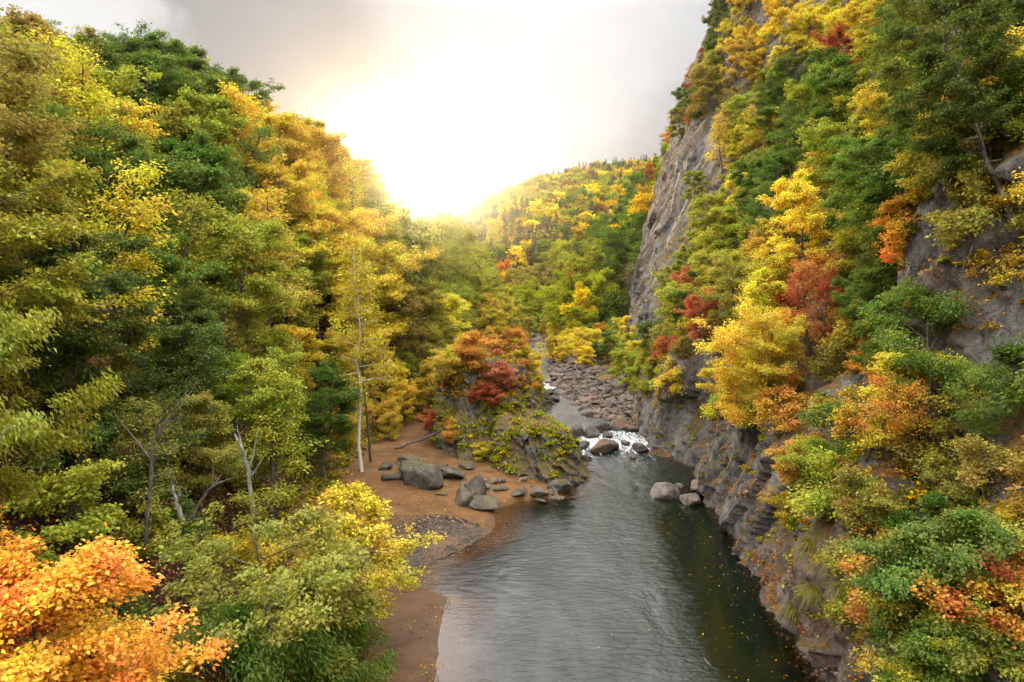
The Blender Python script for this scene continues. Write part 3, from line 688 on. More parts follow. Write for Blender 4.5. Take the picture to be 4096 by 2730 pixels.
# ------------------------------------------------------------------ woods on the slopes
class Cover:                                # rough picture of what nearer crowns already hide
    def __init__(s): s.a = np.zeros((171, 256)); s.yy, s.xx = np.mgrid[0:171, 0:256] * 4.0 + 2
    def mask(s, px, py, rx, ry): return ((s.xx - px) / rx) ** 2 + ((s.yy - py) / ry) ** 2 < 1
    def seen(s, px, py, rx, ry):
        m = s.mask(px, py, rx, ry)
        if m.sum() == 0: return 0.0
        return float(np.mean(np.exp(-s.a[m])))
    def add(s, px, py, rx, ry, k): s.a[s.mask(px, py, rx, ry)] += k
COV = Cover()
def scatter(n, fx, fy, mind, seed):
    r = np.random.default_rng(seed); pts = []
    cell = {}
    for _ in range(n):
        x, y = fx(r), fy(r)
        md = mind(x, y); g_ = 8.0
        k = (int(x // g_), int(y // g_)); ok = True
        for i in (-1, 0, 1):
            for j in (-1, 0, 1):
                for (a, b) in cell.get((k[0] + i, k[1] + j), ()):
                    if (a - x) ** 2 + (b - y) ** 2 < md * md: ok = False; break
                if not ok: break
            if not ok: break
        if ok: cell.setdefault(k, []).append((x, y)); pts.append((x, y))
    return pts
cands = []   # (depth, key, x, y, z, scale, rot, name, where, lean)
r = np.random.default_rng(11)
# left slope
for (x, y) in scatter(9000, lambda r: r.uniform(-46, 2), lambda r: 13 + 247 * r.random() ** 1.3, lambda x, y: 2.6 if y < 45 else (2.9 if y < 100 else 4.4), 21):
    F0 = np.interp(y, FT[:, 0], FT[:, 1])
    if x > F0 - 0.8 or (y < 24 and x > -15) or (y < 30 and x > -12): continue
    if 44 < y < 90 and x > F0 - 2.0: continue
    z = float(ground(x, y))
    lod = 'near%d' % r.integers(4) if y < 42 else ('mid%d' % r.integers(6) if y < 130 else 'far%d' % r.integers(4))
    if r.random() < (0.40 if y < 60 else .25) and y < 120: lod = 'airy%d' % r.integers(3)
    sc = r.uniform(0.75, 1.25) * (1.0 if y < 45 else 1.05)
    if x > F0 - 5: sc *= 0.72
    cands.append((y, lod, x, y, z, sc, r.uniform(0, 6.28), 'broadleaf_tree', 'left', (0, r.uniform(0, .12))))
for (x, y) in scatter(1500, lambda r: r.uniform(-24, -8), lambda r: r.uniform(15, 36), lambda x, y: 1.7, 30):
    F0 = np.interp(y, FT[:, 0], FT[:, 1]); px, py, _ = proj(x, y, float(ground(x, y)))
    if x > F0 - .5 or (px > 150 and r.random() < .6): continue
    cands.append((y, 'shrub%d' % r.integers(3), x, y, float(ground(x, y)), r.uniform(.7, 1.25), r.uniform(0, 6.28), 'shrub', 'floor', (0, 0)))
# low bushes where the left wood meets the beach and the outcrop
for (x, y) in scatter(1500, lambda r: r.uniform(-17, 3), lambda r: r.uniform(43, 100), lambda x, y: 1.9, 26):
    F0 = np.interp(y, FT[:, 0], FT[:, 1])
    if not (F0 - 3.2 < x < F0 + (0.5 if y < 55 else 2.5 if y < 66 else 9)) or x > Lx(y) - .6 or (50 < y < 67 and x > -6.6): continue
    cands.append((y, ['sapl', 'mid%d' % r.integers(6)][int(y > 60)], x, y, float(ground(x, y)), r.uniform(.55, .95) if y <= 60 else r.uniform(.28, .48), r.uniform(0, 6.28), 'bush', 'foot', (0, 0)))
# upstream slopes behind the cliff and at the bend
for (x, y) in scatter(5000, lambda r: r.uniform(-4, 70), lambda r: r.uniform(128, 262), lambda x, y: 5.0, 22):
    if x < Rx(y) + 2.0 and y < 214: continue
    z = float(ground(x, y)); lod = 'far%d' % r.integers(4)
    sc = r.uniform(.75, 1.2)
    cands.append((y, lod, x, y, z, sc, r.uniform(0, 6.28), 'broadleaf_tree', 'bend', (0, 0)))
for (x, y) in scatter(2500, lambda r: r.uniform(-4, 17), lambda r: r.uniform(112, 212), lambda x, y: 2.6, 27):
    e = x - Rx(y); l = Lx(y) - x
    if not (0.8 < e < 5 or 0.8 < l < 4): continue
    cands.append((y, 'far%d' % r.integers(4), x, y, float(ground(x, y)), r.uniform(.25, .50), r.uniform(0, 6.28), 'bush', 'bend', (0, 0)))
for (x, y) in scatter(700, lambda r: r.uniform(-6, 26), lambda r: r.uniform(196, 230), lambda x, y: 2.8, 28):
    cands.append((y, 'far%d' % r.integers(4), x, y, float(ground(x, y)), r.uniform(.45, .85), r.uniform(0, 6.28), 'bush', 'bend', (0, 0)))
# right cliff: sites are (distance, height) on the sheet
ROCK = [np.array(p, float) for p in (
    [(600,330),(612,290),(630,255),(640,215),(655,175),(690,125),(718,112),(716,165),(690,185),(705,205),(690,235),(668,255),(655,290),(668,330),(640,345)],
    [(928,215),(985,205),(1030,250),(1030,395),(985,382),(938,350)],
    [(635,385),(665,395),(700,415),(780,418),(795,480),(850,545),(850,600),(895,640),(920,700),(640,700)],
    [(775,350),(825,345),(840,430),(800,440)])]
def inside(p, poly):
    x, y = p; c = False; j = len(poly) - 1
    for i in range(len(poly)):
        if (poly[i, 1] > y) != (poly[j, 1] > y) and x < (poly[j, 0] - poly[i, 0]) * (y - poly[i, 1]) / (poly[j, 1] - poly[i, 1]) + poly[i, 0]: c = not c
        j = i
    return c
for (y, z) in scatter(12000, lambda r: 17 + 118 * r.random() ** 1.1, lambda r: r.uniform(3.5, 84), lambda a, b: 2.5 if a < 45 else (3.1 if a < 90 else 3.8), 23):
    if z < np.interp(y, ZW[:, 0], ZW[:, 1]) * (0.8 if y > 90 else 1.0): continue
    x = float(cliff_x(y, z, False)) + 0.1
    p = proj(x, y, z + 2.5)
    if any(inside(p[:2], q) for q in ROCK): continue
    lod = 'near%d' % r.integers(4) if y < 38 else 'mid%d' % r.integers(6)
    if r.random() < .2: lod = 'airy%d' % r.integers(3)
    sc = r.uniform(.5, .82) * (0.85 if z < 14 else 1.0)
    if y < 30 and z < 14: lod = 'shrub%d' % r.integers(3); sc = r.uniform(.6, 1.0)
    cands.append((y, lod, x, y, z, sc, r.uniform(0, 6.28), 'broadleaf_tree', 'cliff', (r.uniform(-.08, .08), -r.uniform(.10, .30))))
for (y, z) in scatter(9000, lambda r: 16 + 62 * r.random() ** 1.2, lambda r: r.uniform(2.2, 40), lambda a, b: 1.5 if a < 40 else 2.2, 29):
    x = float(cliff_x(y, z)); p = proj(x, y, z + .6)
    if any(inside(p[:2], q) for q in ROCK) and r.random() < .93: continue
    cands.append((y + .01, 'shrub%d' % r.integers(3), x, y, z, r.uniform(.55, 1.15), r.uniform(0, 6.28), 'shrub', 'cliff', (0, -.25)))
# bushes on the bar below the far rock face
for (x, y) in scatter(1500, lambda r: r.uniform(6, 20), lambda r: r.uniform(78, 150), lambda x, y: 2.2, 24):
    e = x - Rx(y); p = proj(x, y, 1.5)
    if e < 4.2 + 0.0 * y or (y < 96 and x < Cx(y) - 2.0) : continue
    if inside(p[:2], ROCK[0]): continue
    z = max(float(ground(x, y)), 0)
    cands.append((y, 'mid%d' % r.integers(6), x, y, z, r.uniform(.32, .55), r.uniform(0, 6.28), 'bush', 'bar', (0, 0)))

def skyline_ok(px, ptop, w, where):
    if where == 'left': return ptop > np.interp(px, SKY_L[:, 0], SKY_L[:, 1]) - 2 and (px < 340 or ptop + w * .25 > np.interp(px + w * .4, SKY_L[:, 0], SKY_L[:, 1]) - 4)
    if px > 716: return True
    lim = np.interp(px, SKY_R[::-1, 0], SKY_R[::-1, 1])
    lim2 = np.interp(px - w * 0.42, SKY_R[::-1, 0], SKY_R[::-1, 1])
    return ptop > lim - 3 and ptop + w * .35 > lim2 - 4
def place_cands(cands):
    cands.sort(key=lambda c: c[0])
    for (dep, key, x, y, z, sc, rot, name, where, lean) in cands:
        tr, cr, H, R, mean, top, rad = TREES[key]
        ok = False
        for k in range(5):
            cz = z + mean[2] * sc
            px, py, dp = proj(x, y, cz)
            w = 2 * rad * sc * F_PX / dp
            pt = proj(x, y, z + top * sc)[1]
            if skyline_ok(px, pt, w, where): ok = True; break
            sc *= 0.88
        if not ok: continue
        hgt = (top - 0.3 * H) * sc * F_PX / dp
        if px + w / 2 < 2 or px - w / 2 > 1022 or py + hgt / 2 < 2 or py - hgt / 2 > 684: continue
        sv = COV.seen(px, py, w * .45, hgt * .5)
        if sv < 0.15: continue
        COV.add(px, py, w * .42, hgt * .45, 1.15 if not key.startswith('airy') else .5)
        nm = 'shrub' if key.startswith('shrub') else name
        col_ = seed_colour(px, py)
        if col_ in 'RPO' and w > 62: col_ = 'GLKN'[int(abs(x * 7 + y * 3)) % 4]
        inst(key, x, y, z - 0.15, sc, rot, col_ if where != 'floor' else 'DKNKLB'[int(abs(x * 7 + y * 3)) % 6], nm, where, lean)
# ------------------------------------------------------------------ trees that stand out in the photograph
def hit(px, py, surf, y0=8.0, y1=260.0, step=0.1):
    d = pix_dir(px, py); Y = np.arange(y0, y1, step); X_, Z_ = d[0] * Y, CAM_Z + d[2] * Y
    inside_ = (X_ > cliff_x(Y, Z_)) if surf == 'cliff' else (Z_ < ground(X_, Y))
    k = int(np.argmax(inside_)); return float(X_[k]), float(Y[k]), float(Z_[k])
build_tree('birch', 700, H=18, R=2.6, leaves=9000, leaf=0.15, limbs=26, subs=4, spray=.5, layer=.8, shape='airy', f0=.36, trunk_r=.14, lean=.05, bark=M_BIRCH, spread=1.3)
build_tree('slim', 705, H=15, R=2.0, leaves=2600, leaf=0.15, limbs=18, subs=4, spray=.5, layer=.8, shape='airy', f0=.3, trunk_r=.10, lean=.07, spread=1.3)
build_tree('broad', 701, H=8.2, R=2.9, leaves=80000, leaf=0.105, limbs=26, subs=9, spray=.42, layer=.42, shape='round', f0=.12, aspect=.75, lean=.02)
build_tree('maple', 702, H=8, R=3.6, leaves=34000, leaf=0.15, limbs=22, subs=8, spray=.52, layer=.45, shape='flat', f0=.2, lean=.05)
build_tree('arching', 703, H=5.6, R=3.6, leaves=22000, leaf=0.16, limbs=20, subs=8, spray=.42, layer=.5, shape='flat', f0=.35, lean=.3, trunk_r=.13, stems=2)
build_tree('willow', 704, H=5.0, R=2.5, leaves=26000, leaf=0.21, limbs=24, subs=7, spray=.55, layer=.8, shape='round', f0=.1, stems=3, aspect=.22, droop=.7, trunk_r=.08)
build_tree('droopy', 706, H=12, R=3.2, leaves=52000, leaf=0.15, limbs=16, subs=7, spray=.42, layer=.8, shape='round', f0=.35, aspect=.38, droop=1.1)
build_tree('leaning', 707, H=9, R=3.4, leaves=15000, leaf=0.15, limbs=18, subs=6, spray=.55, layer=.4, shape='round', f0=.45, lean=.28, trunk_r=.15)
build_tree('sparse', 708, H=7, R=3.0, leaves=9000, leaf=0.15, limbs=18, subs=6, spray=.6, layer=.5, shape='flat', f0=.3, lean=.2, trunk_r=.09)
build_tree('sapling', 709, H=4.6, R=1.7, leaves=9000, leaf=0.15, limbs=18, subs=5, spray=.4, layer=.4, shape='round', f0=.18, lean=.05)
build_tree('bush', 710, H=2.8, R=1.9, leaves=15000, leaf=0.14, limbs=22, subs=6, stems=4, spray=.38, layer=.45, f0=.12, trunk_r=.04)
def hero(key, px, py, surf, hpx, colour, name, label, rot=0.0, lean=(0, 0), Y=None, zs=1.0, cat=None, jitter=.04, sink=.1, cover=True, xyz=None):
    x, y, z = xyz or (hit(px, py, surf) if Y is None else at(px, py, Y))
    tr, cr, H, R, mean, top, rad = TREES[key]
    sc = hpx * y / F_PX / float(top)
    d = inst(key, x, y, z - sink, sc, rot, colour, name, 'hero', lean, jitter, zs=zs)
    d['label'] = label
    if cover: COV.add(d['px'], d['py'], d['w'] * .45, hpx * .36, 1.2)
    return d
# foreground left
hero('broad', 0, 0, '', 405, 'A', 'broadleaf_tree', 'big orange-gold rounded tree filling the lower left corner', 0.4, xyz=(-9.9, 13.2, 1.0))
hero('broad', 0, 0, '', 270, 'A', 'broadleaf_tree', 'smaller amber tree right of the big orange-gold corner tree', 2.4, xyz=(-9.3, 14.6, 0.8))
hero('droopy', 0, 0, '', 470, 'L', 'broadleaf_tree', 'yellow-green tree with drooping feathery leaves at the left edge', 1.0, xyz=(-14.0, 15.2, 2.8))
hero('arching', 0, 0, '', 175, 'K', 'broadleaf_tree', 'two-stemmed arching tree of green and gold leaves over the litter slope', 5.6, xyz=(-7.6, 21.5, 1.0))
hero('arching', 0, 0, '', 125, 'G', 'broadleaf_tree', 'arching golden-green tree leaning over the pebbly beach', 3.4, xyz=(-7.4, 25.0, 0.7))
hero('willow', 0, 0, '', 160, 'N', 'willow_tree', 'green narrow-leaved willow beside the lower sand flat', 0.5, xyz=(-7.2, 18.6, 0.5), jitter=0)
hero('willow', 0, 0, '', 85, 'N', 'willow_tree', 'small green willow growing out of the sand at the water edge', 2.5, xyz=(-5.7, 22.8, 0.3), jitter=0)
hero('willow', 0, 0, '', 100, 'L', 'willow_tree', 'olive-green willow at the bottom edge of the photo', 4.0, xyz=(-7.2, 16.2, 0.6), jitter=0)
hero('sapling', 0, 0, '', 120, 'Y', 'broadleaf_tree', 'slender bright yellow tree in front of the beach boulders', 0.5, xyz=(-6.3, 27.5, 1.2))
hero('sapling', 0, 0, '', 90, 'Y', 'broadleaf_tree', 'low yellow sapling left of the bright yellow tree', 3.5, xyz=(-7.4, 26.5, 1.4))
hero('birch', 363, 472, 'ground', 236, 'G', 'birch_tree', 'tall pale-barked birch rising beside the beach', 1.3, (0.0, 0.02))
hero('slim', 371, 462, 'ground', 195, 'K', 'birch_tree', 'thinner dark-stemmed tree just right of the tall pale birch', 2.0, (0, .05))
hero('near0', 325, 478, 'ground', 120, 'N', 'broadleaf_tree', 'green tree left of the birch trunk', 1.0)
hero('near3', 250, 500, 'ground', 150, 'L', 'broadleaf_tree', 'olive and green tree just above the pale broken snag', 2.0)
hero('near2', 205, 520, 'ground', 130, 'K', 'broadleaf_tree', 'olive-brown thinly leaved tree on the litter slope', 2.0)
hero('airy1', 155, 540, 'ground', 150, 'K', 'broadleaf_tree', 'thinly leaved olive tree behind the orange foreground tree', 3.0)
# foreground and middle right
hero('maple', 742, 432, 'cliff', 128, 'Y', 'maple_tree', 'golden-yellow maple spreading from the lower rock face above the river', 2.6, (0, -.25))
hero('maple', 770, 405, 'cliff', 95, 'G', 'maple_tree', 'orange-gold maple just right of the golden-yellow one', 1.2, (0, -.2))
hero('near1', 735, 345, 'cliff', 95, 'L', 'maple_tree', 'yellow-green layered maple on the cliff above the golden maple', 1.2, (0, -.25))
hero('near3', 708, 352, 'cliff', 62, 'R', 'maple_tree', 'small deep red maple left of the golden maple on the cliff', 0.2, (0, -.2))
hero('leaning', 915, 468, 'cliff', 190, 'N', 'broadleaf_tree', 'leaning dark-trunked tree with green top against the right cliff', 3.3, (0, -.05))
hero('sparse', 905, 462, 'cliff', 125, 'G', 'broadleaf_tree', 'sparse gold and orange tree reaching left from the ledge', 3.0, (0, -.35))
hero('sparse', 868, 452, 'cliff', 90, 'O', 'broadleaf_tree', 'sparse orange tree low on the right cliff', 2.0, (0, -.3))
hero('sparse', 980, 445, 'cliff', 90, 'N', 'broadleaf_tree', 'green tree at the foot of the pink rock face', 1.0, (0, -.2))
hero('leaning', 1040, 330, 'cliff', 200, 'Y', 'broadleaf_tree', 'yellow-leaved tree on the ledge at the right edge', 2.9, (0, -.15))
for i, (px, py, h, c, lab) in enumerate([
    (930, 600, 90, 'N', 'green bush on the near right ledge above the grass tufts'), (885, 610, 70, 'O', 'orange bush right of the hanging grass tufts'),
    (985, 640, 95, 'O', 'orange-brown bush near the right edge'), (935, 668, 85, 'L', 'yellow-green bush low on the near right rock'),
    (1000, 700, 90, 'N', 'green bush in the lower right corner'), (975, 570, 80, 'N', 'green bush highest on the near right ledge'),
    (900, 700, 60, 'G', 'golden bush at the bottom edge on the right rock'), (1030, 600, 80, 'R', 'reddish bush cut by the right edge'),
    (870, 520, 50, 'K', 'olive bush hanging on the lower right cliff'), (830, 480, 50, 'L', 'yellow-green bush on the lower cliff below the orange tree'),
    (800, 470, 40, 'O', 'small orange bush on the lower cliff'), (960, 500, 50, 'K', 'olive-brown bush among the dark ledges on the right'), (1005, 540, 50, 'G', 'golden bush among the dark ledges at the right edge'),
    (790, 520, 34, 'G', 'small golden bush on the rock face close to the river')]):
    hero('bush', px, py, 'cliff', h, c, 'bush', lab, i * 1.3, (0, -.3), sink=.3)

hero('mid2', 322, 345, 'ground', 95, 'Y', 'broadleaf_tree', 'yellow tree filling the gap left of the tall birch crown', 1.0)
hero('mid4', 300, 330, 'ground', 95, 'L', 'broadleaf_tree', 'yellow-green tree beside the yellow one left of the birch crown', 2.0)
for i, (px, py, h, c, lab) in enumerate([(531, 343, 26, 'L', 'small yellow-green tree closing the view up the stream'), (547, 341, 24, 'G', 'small golden tree at the head of the visible stream'), (539, 338, 22, 'N', 'small green tree at the head of the visible stream'), (555, 345, 22, 'Y', 'small yellow tree right of the stream head')]):
    hero('far%d' % (i % 4), px, py, 'ground', h, c, 'broadleaf_tree', lab, i)
place_cands(cands)
print('slope trees', len(ALL))
# ------------------------------------------------------------------ far hill forest
r = np.random.default_rng(31)
hills = []
for (a, y) in scatter(26000, lambda r: r.uniform(-150, 330), lambda r: r.uniform(300, 660), lambda x, y: 6.0, 33):
    x = a * y / 650.0
    z = float(far_h(x, y)); px, py, dp = proj(x, y, z + 5)
    if not (395 < px < 672): continue
    hills.append([y, x, y, z, px, py])
hills.sort(key=lambda h: h[0])
def hill_colour(r, px, py, HY_):
    dark = 0.10 + 0.14 * (py > 205) * (px > 470) + (0.3 if 470 < px < 560 and 225 < py < 248 else 0)
    if HY_ > 590: dark += .22
    if r.random() < dark: return 'S'
    return r.choice(['Y', 'G', 'L', 'K', 'N', 'L', 'K', 'L', 'K', 'N', 'B', 'G'])
HILL = []
for y, x, _, z, px, py in hills:
    c = hill_colour(r, px, py, y)
    if COV.seen(px, py, 6, 6) < 0.25: continue
    key = ('spruce%d' % r.integers(2)) if c == 'S' else 'hill%d' % r.integers(4)
    HILL.append((key, x, y, z - .5, r.uniform(.75, 1.15), r.uniform(0, 6.28), c))
# the crowns that show largest stay trees of their own; the rest of the wood is one mass
n_big = sum(1 for a in ALL if a['name'] == 'broadleaf_tree')
rest = []
small = sorted([a for a in ALL if a['name'] == 'broadleaf_tree' and a['where'] == 'bend'], key=lambda a: a['w'])
drop = max(0, n_big - 296)
for a in small[:drop]:
    rt = a['root']; rest.append((a['key'], rt.location.x, rt.location.y, rt.location.z, rt.scale.x, rt.rotation_euler.z, a['col']))
    for ch in list(rt.children): bpy.data.objects.remove(ch)
    bpy.data.objects.remove(rt); ALL.remove(a)
room = max(0, 296 - n_big); n_s = 0
stuff_V, stuff_F, stuff_T, stuff_C, nst = [], [], [], [], 0
for (key, x, y, z, sc, rot, c) in HILL + rest:
    if key.startswith('spruce') and n_s < 130: inst(key, x, y, z, sc, rot, c, 'spruce_tree', 'hill', jitter=.25); n_s += 1; continue
    if key.startswith('hill') and room > 0: inst(key, x, y, z, sc, rot, c, 'broadleaf_tree', 'hill', jitter=.25); room -= 1; continue
    me_ = TREES[key][1]; n = len(me_.vertices); v = np.empty(n * 3, np.float32); me_.vertices.foreach_get('co', v); v = v.reshape(-1, 3) * sc
    R_ = np.array([[math.cos(rot), -math.sin(rot), 0], [math.sin(rot), math.cos(rot), 0], [0, 0, 1]])
    stuff_V.append(v @ R_.T + [x, y, z]); stuff_F.append(np.arange(n).reshape(-1, 4) + nst); nst += n
    m = n // 4; tt_ = np.empty(m * 3, np.float32); me_.attributes['tint'].data.foreach_get('vector', tt_); stuff_T.append(tt_.reshape(-1, 3))
    stuff_C.append(np.tile(np.array(PAL[c][0]) * r.uniform(.75, 1.25), (m, 1)))
print('hill', len(HILL), 'big', n_big, 'dropped', drop, 'spruces', n_s, 'quads', nst // 4)
def coloured_leaf_material(name):
    m, t, out = new_mat(name)
    a = t.n('ShaderNodeAttribute'); a.attribute_name = 'leafcol'; b = t.n('ShaderNodeAttribute'); b.attribute_name = 'tint'
    s = t.n('ShaderNodeSeparateXYZ'); t.l(b.outputs['Vector'], s.inputs[0])
    sc_ = t.n('ShaderNodeVectorMath', operation='SCALE'); t.l(a.outputs['Vector'], sc_.inputs[0]); t.l(t.math('ADD', .6, t.math('MULTIPLY', s.outputs[2], .75)), sc_.inputs['Scale'])
    df = t.n('ShaderNodeBsdfDiffuse'); t.l(sc_.outputs[0], df.inputs[0]); tr = t.n('ShaderNodeBsdfTranslucent'); t.l(sc_.outputs[0], tr.inputs[0])
    mx = t.n('ShaderNodeMixShader'); mx.inputs[0].default_value = .4; t.l(df.outputs[0], mx.inputs[1]); t.l(tr.outputs[0], mx.inputs[2]); t.l(mx.outputs[0], out.inputs[0]); return m
M_MIXLEAF = coloured_leaf_material('mixed_leaf')
if stuff_V:
    me = make_mesh('forest', np.concatenate(stuff_V), np.concatenate(stuff_F), M_MIXLEAF, False,
                   {'tint': ('FACE', np.concatenate(stuff_T)), 'leafcol': ('FACE', np.concatenate(stuff_C))})
    add_obj('forest', me, kind='stuff', label='autumn forest of gold and green crowns covering the far hill', cat='forest')
# ------------------------------------------------------------------ rocks
import bmesh
ROCKS = []
_bm = bmesh.new(); bmesh.ops.create_icosphere(_bm, subdivisions=4, radius=1.0)
_ico_v = np.array([v.co[:] for v in _bm.verts]); _ico_f = np.array([[v.index for v in f.verts] for f in _bm.faces]); _bm.free()
def stone_mesh(seed, dims=(1, .8, .6), planes=12, rough=.03, soft=34.0, mat=None):
    """boulder: a sphere cut by random planes whose edges are worn round, then roughened"""
    r = np.random.default_rng(seed); n = r.normal(0, 1, (planes, 3)); n /= np.linalg.norm(n, axis=1)[:, None]
    h = r.uniform(.55, .95, planes); d = _ico_v
    q = np.maximum(d @ n.T, 1e-3) / h                      # 1/r for every plane
    k = soft; inv = (np.mean(q ** k, axis=1) * planes) ** (1 / k); rad = 1 / np.maximum(inv, .95)
    co = d * rad[:, None]
    co = co * (1 + rough * (fbm(co * 2.2 + seed, 3) * 1.6 + .7 * ridged(co * 3.7 + seed, 3)))[:, None]
    return make_mesh('boulder', co * np.array(dims) * .55, _ico_f, mat or M_BOULDER, True)
STONES = [stone_mesh(i, d) for i, d in enumerate([(1, .8, .55), (1, .7, .4), (1, .9, .7), (1, .6, .45), (1, .75, .6), (1, .85, .35), (1, .65, .6), (1, .9, .5)])]
WET = [stone_mesh(20 + i, d, mat=M_WETROCK) for i, d in enumerate([(1, .7, .45), (1, .8, .4), (1, .6, .5)])]
MOSSY = [stone_mesh(30 + i, d, mat=M_MOSSROCK, planes=17, rough=.05, soft=22) for i, d in enumerate([(1, .9, .85), (.8, .7, 1.1), (1, .8, .55), (1, .9, .6)])]
def rock(me_, x, y, z, s, rot, name, group=None, label=None, tilt=(0, 0), where=None, dims=(1, 1, 1)):
    o = link(bpy.data.objects.new(name, me_)); o.location = (x, y, z); o.scale = (s * dims[0], s * dims[1], s * dims[2]); o.rotation_euler = (tilt[0], tilt[1], rot)
    if group: o['group'] = group
    px, py, dp = proj(x, y, z)
    ROCKS.append(dict(root=o, px=px, py=py, w=s * F_PX / dp, label=label, where=where)); return o
r = np.random.default_rng(51)
# rubble bar on the right bank
pts = scatter(4000, lambda r: r.uniform(2, 20), lambda r: r.uniform(67, 128), lambda x, y: 0.75 + 0.9 * (x < Rx(y) + 3) * (0.5 + 0.5 * math.sin(x * 7 + y * 3)), 52)
nb = 0; small = []
for (x, y) in sorted(pts, key=lambda p: p[1]):
    e = x - float(Rx(y))
    if e < (-1.1 if y < 98 else -.1) or x > float(Cx(y)) + .3 or e > 9 or (y > 96 and e > 7): continue
    z = max(float(ground(x, y)), float(wz(y)) - .25)
    s = r.uniform(.7, 1.7) if e < 4.5 else r.uniform(.5, 1.1)
    if r.random() < .10: s *= 1.7
    s *= .86
    if nb < 230 and (s > .75 or y < 80): rock(STONES[r.integers(8)], x, y, z + s * .12, s, r.uniform(0, 6.28), 'boulder', None, None, (r.normal(0, .22), r.normal(0, .22)), 'bar'); nb += 1
    else: small.append((x, y, z, s * .7))
print('bar rocks', nb, len(small))
# smaller rubble and pebbles as one mass
PV, PF, pn = [], [], 0
def add_bits(pts_, seed):
    global pn
    r = np.random.default_rng(seed)
    cube = np.array([(-1,-1,-1),(1,-1,-1),(1,1,-1),(-1,1,-1),(-.8,-.7,1),(.7,-.8,1),(.8,.7,1),(-.7,.8,1)], float) * .5
    cf = np.array([(0,3,2,1),(4,5,6,7),(0,1,5,4),(1,2,6,5),(2,3,7,6),(3,0,4,7)])
    for (x, y, z, s) in pts_:
        q = cube * (1 + r.normal(0, .16, (8, 3))) * s * np.array([1, .7, .5]); a = r.uniform(0, 6.28)
        R_ = np.array([[math.cos(a), -math.sin(a), 0], [math.sin(a), math.cos(a), 0], [0, 0, 1]])
        t_ = r.normal(0, .3); T_ = np.array([[1, 0, 0], [0, math.cos(t_), -math.sin(t_)], [0, math.sin(t_), math.cos(t_)]])
        PV.append(q @ T_.T @ R_.T + [x, y, z]); PF.append(cf + pn); pn += 8
add_bits(small, 1)
n = 5200; y = r.uniform(67, 126, n); x = Rx(y) + r.uniform(-.3, 8.5, n); k = (x < Cx(y) + .4) & ((y < 88) | (x > Rx(y) + .2)); x, y = x[k], y[k]
E1 = np.stack([x, y, np.maximum(ground(x, y), wz(y) - .1) + .03, r.uniform(.15, .42, len(x))], 1)
n = 5600; y = r.uniform(32.5, 39, n); x = Lx(y) - np.abs(r.normal(1.2, 2.0, n))
E2 = np.stack([x, y, ground(x, y) + .01, r.uniform(.05, .16, n)], 1)
n = 1500; y = r.uniform(150, 200, n); x = Lx(y) - 1.5 + (Rx(y) - Lx(y) + 3) * r.random(n)
E3 = np.stack([x, y, np.maximum(wz(y) + .02, ground(x, y)), r.uniform(.4, 1.3, n)], 1)
extra = np.concatenate([E1, E3])
add_bits(extra, 2)
add_obj('gravel', make_mesh('gravel', np.concatenate(PV), np.concatenate(PF), M_BOULDER), kind='stuff', label='reddish-brown rubble and dark pebbles along both banks', cat='gravel')
PV, PF, pn = [], [], 0
add_bits(E2, 3)
add_obj('pebbles', make_mesh('pebbles', np.concatenate(PV), np.concatenate(PF), M_PEBBLE), kind='stuff', label='dark wet pebbles washed along the edge of the beach', cat='pebbles')
# stones standing in the rapids and the pool: px, py of the foot, width in metres
for k, (px, py, w, lab) in enumerate([
    (573, 437, 2.2, 'dark wet slab at the left end of the rapids'), (590, 436, 1.9, 'pointed wet rock between the left rapids and the outcrop'),
    (606, 449, 2.3, 'biggest brown rock in the white water'), (598, 433, 2.0, 'flat dark rock breaking the upper lip of the rapids'),
    (618, 430, 2.2, 'brown wedge-shaped rock standing clear above the rapids'), (560, 443, 1.6, 'reddish rock against the outcrop foot at the rapids'),
    (586, 457, .9, 'small dark rock below the rapids near the left bank'), (612, 446, 1.1, 'small rock leaning on the biggest rapids rock'),
    (630, 433, 1.4, 'russet rock at the right of the wedge-shaped one'), (640, 449, 1.5, 'low flat rock half awash right of the rapids'),
    (583, 446, 1.3, 'small wet rock in the middle of the left white water'), (625, 444, .9, 'small dark rock in the right white water'), (607, 438, 1.2, 'dark rock behind the biggest rapids rock'), (570, 450, 1.2, 'wet brown rock under the left rapids'), (633, 456, .8, 'flat dark stone below the right rapids'),
    (536, 404, 2.2, 'flat brown rock in the upper chute'), (548, 396, 2.4, 'dark rounded rock beside the upper chute'), (556, 403, 1.6, 'dark wet rock right of the upper chute'),
    (664, 493, 1.5, 'broad brown rock showing above the dark pool'), (690, 499, 1.5, 'reddish rock in the pool nearer the right cliff'), (700, 486, 1.2, 'low russet slab in the pool at the cliff foot'),
    (680, 484, .6, 'smallest russet stone in the dark pool'), (710, 478, 1.0, 'stone wedged against the cliff foot by the pool')]):
    x, y = on_plane(px, py, .2); z = float(wz(y))
    w *= 1.25 if py > 420 else .9
    rock(WET[k % 3] if py < 475 else STONES[k % 8], x, y, z + .10 * w, w, k * 1.9, 'boulder', None, lab, (r.normal(0, .12), r.normal(0, .12)), 'river')
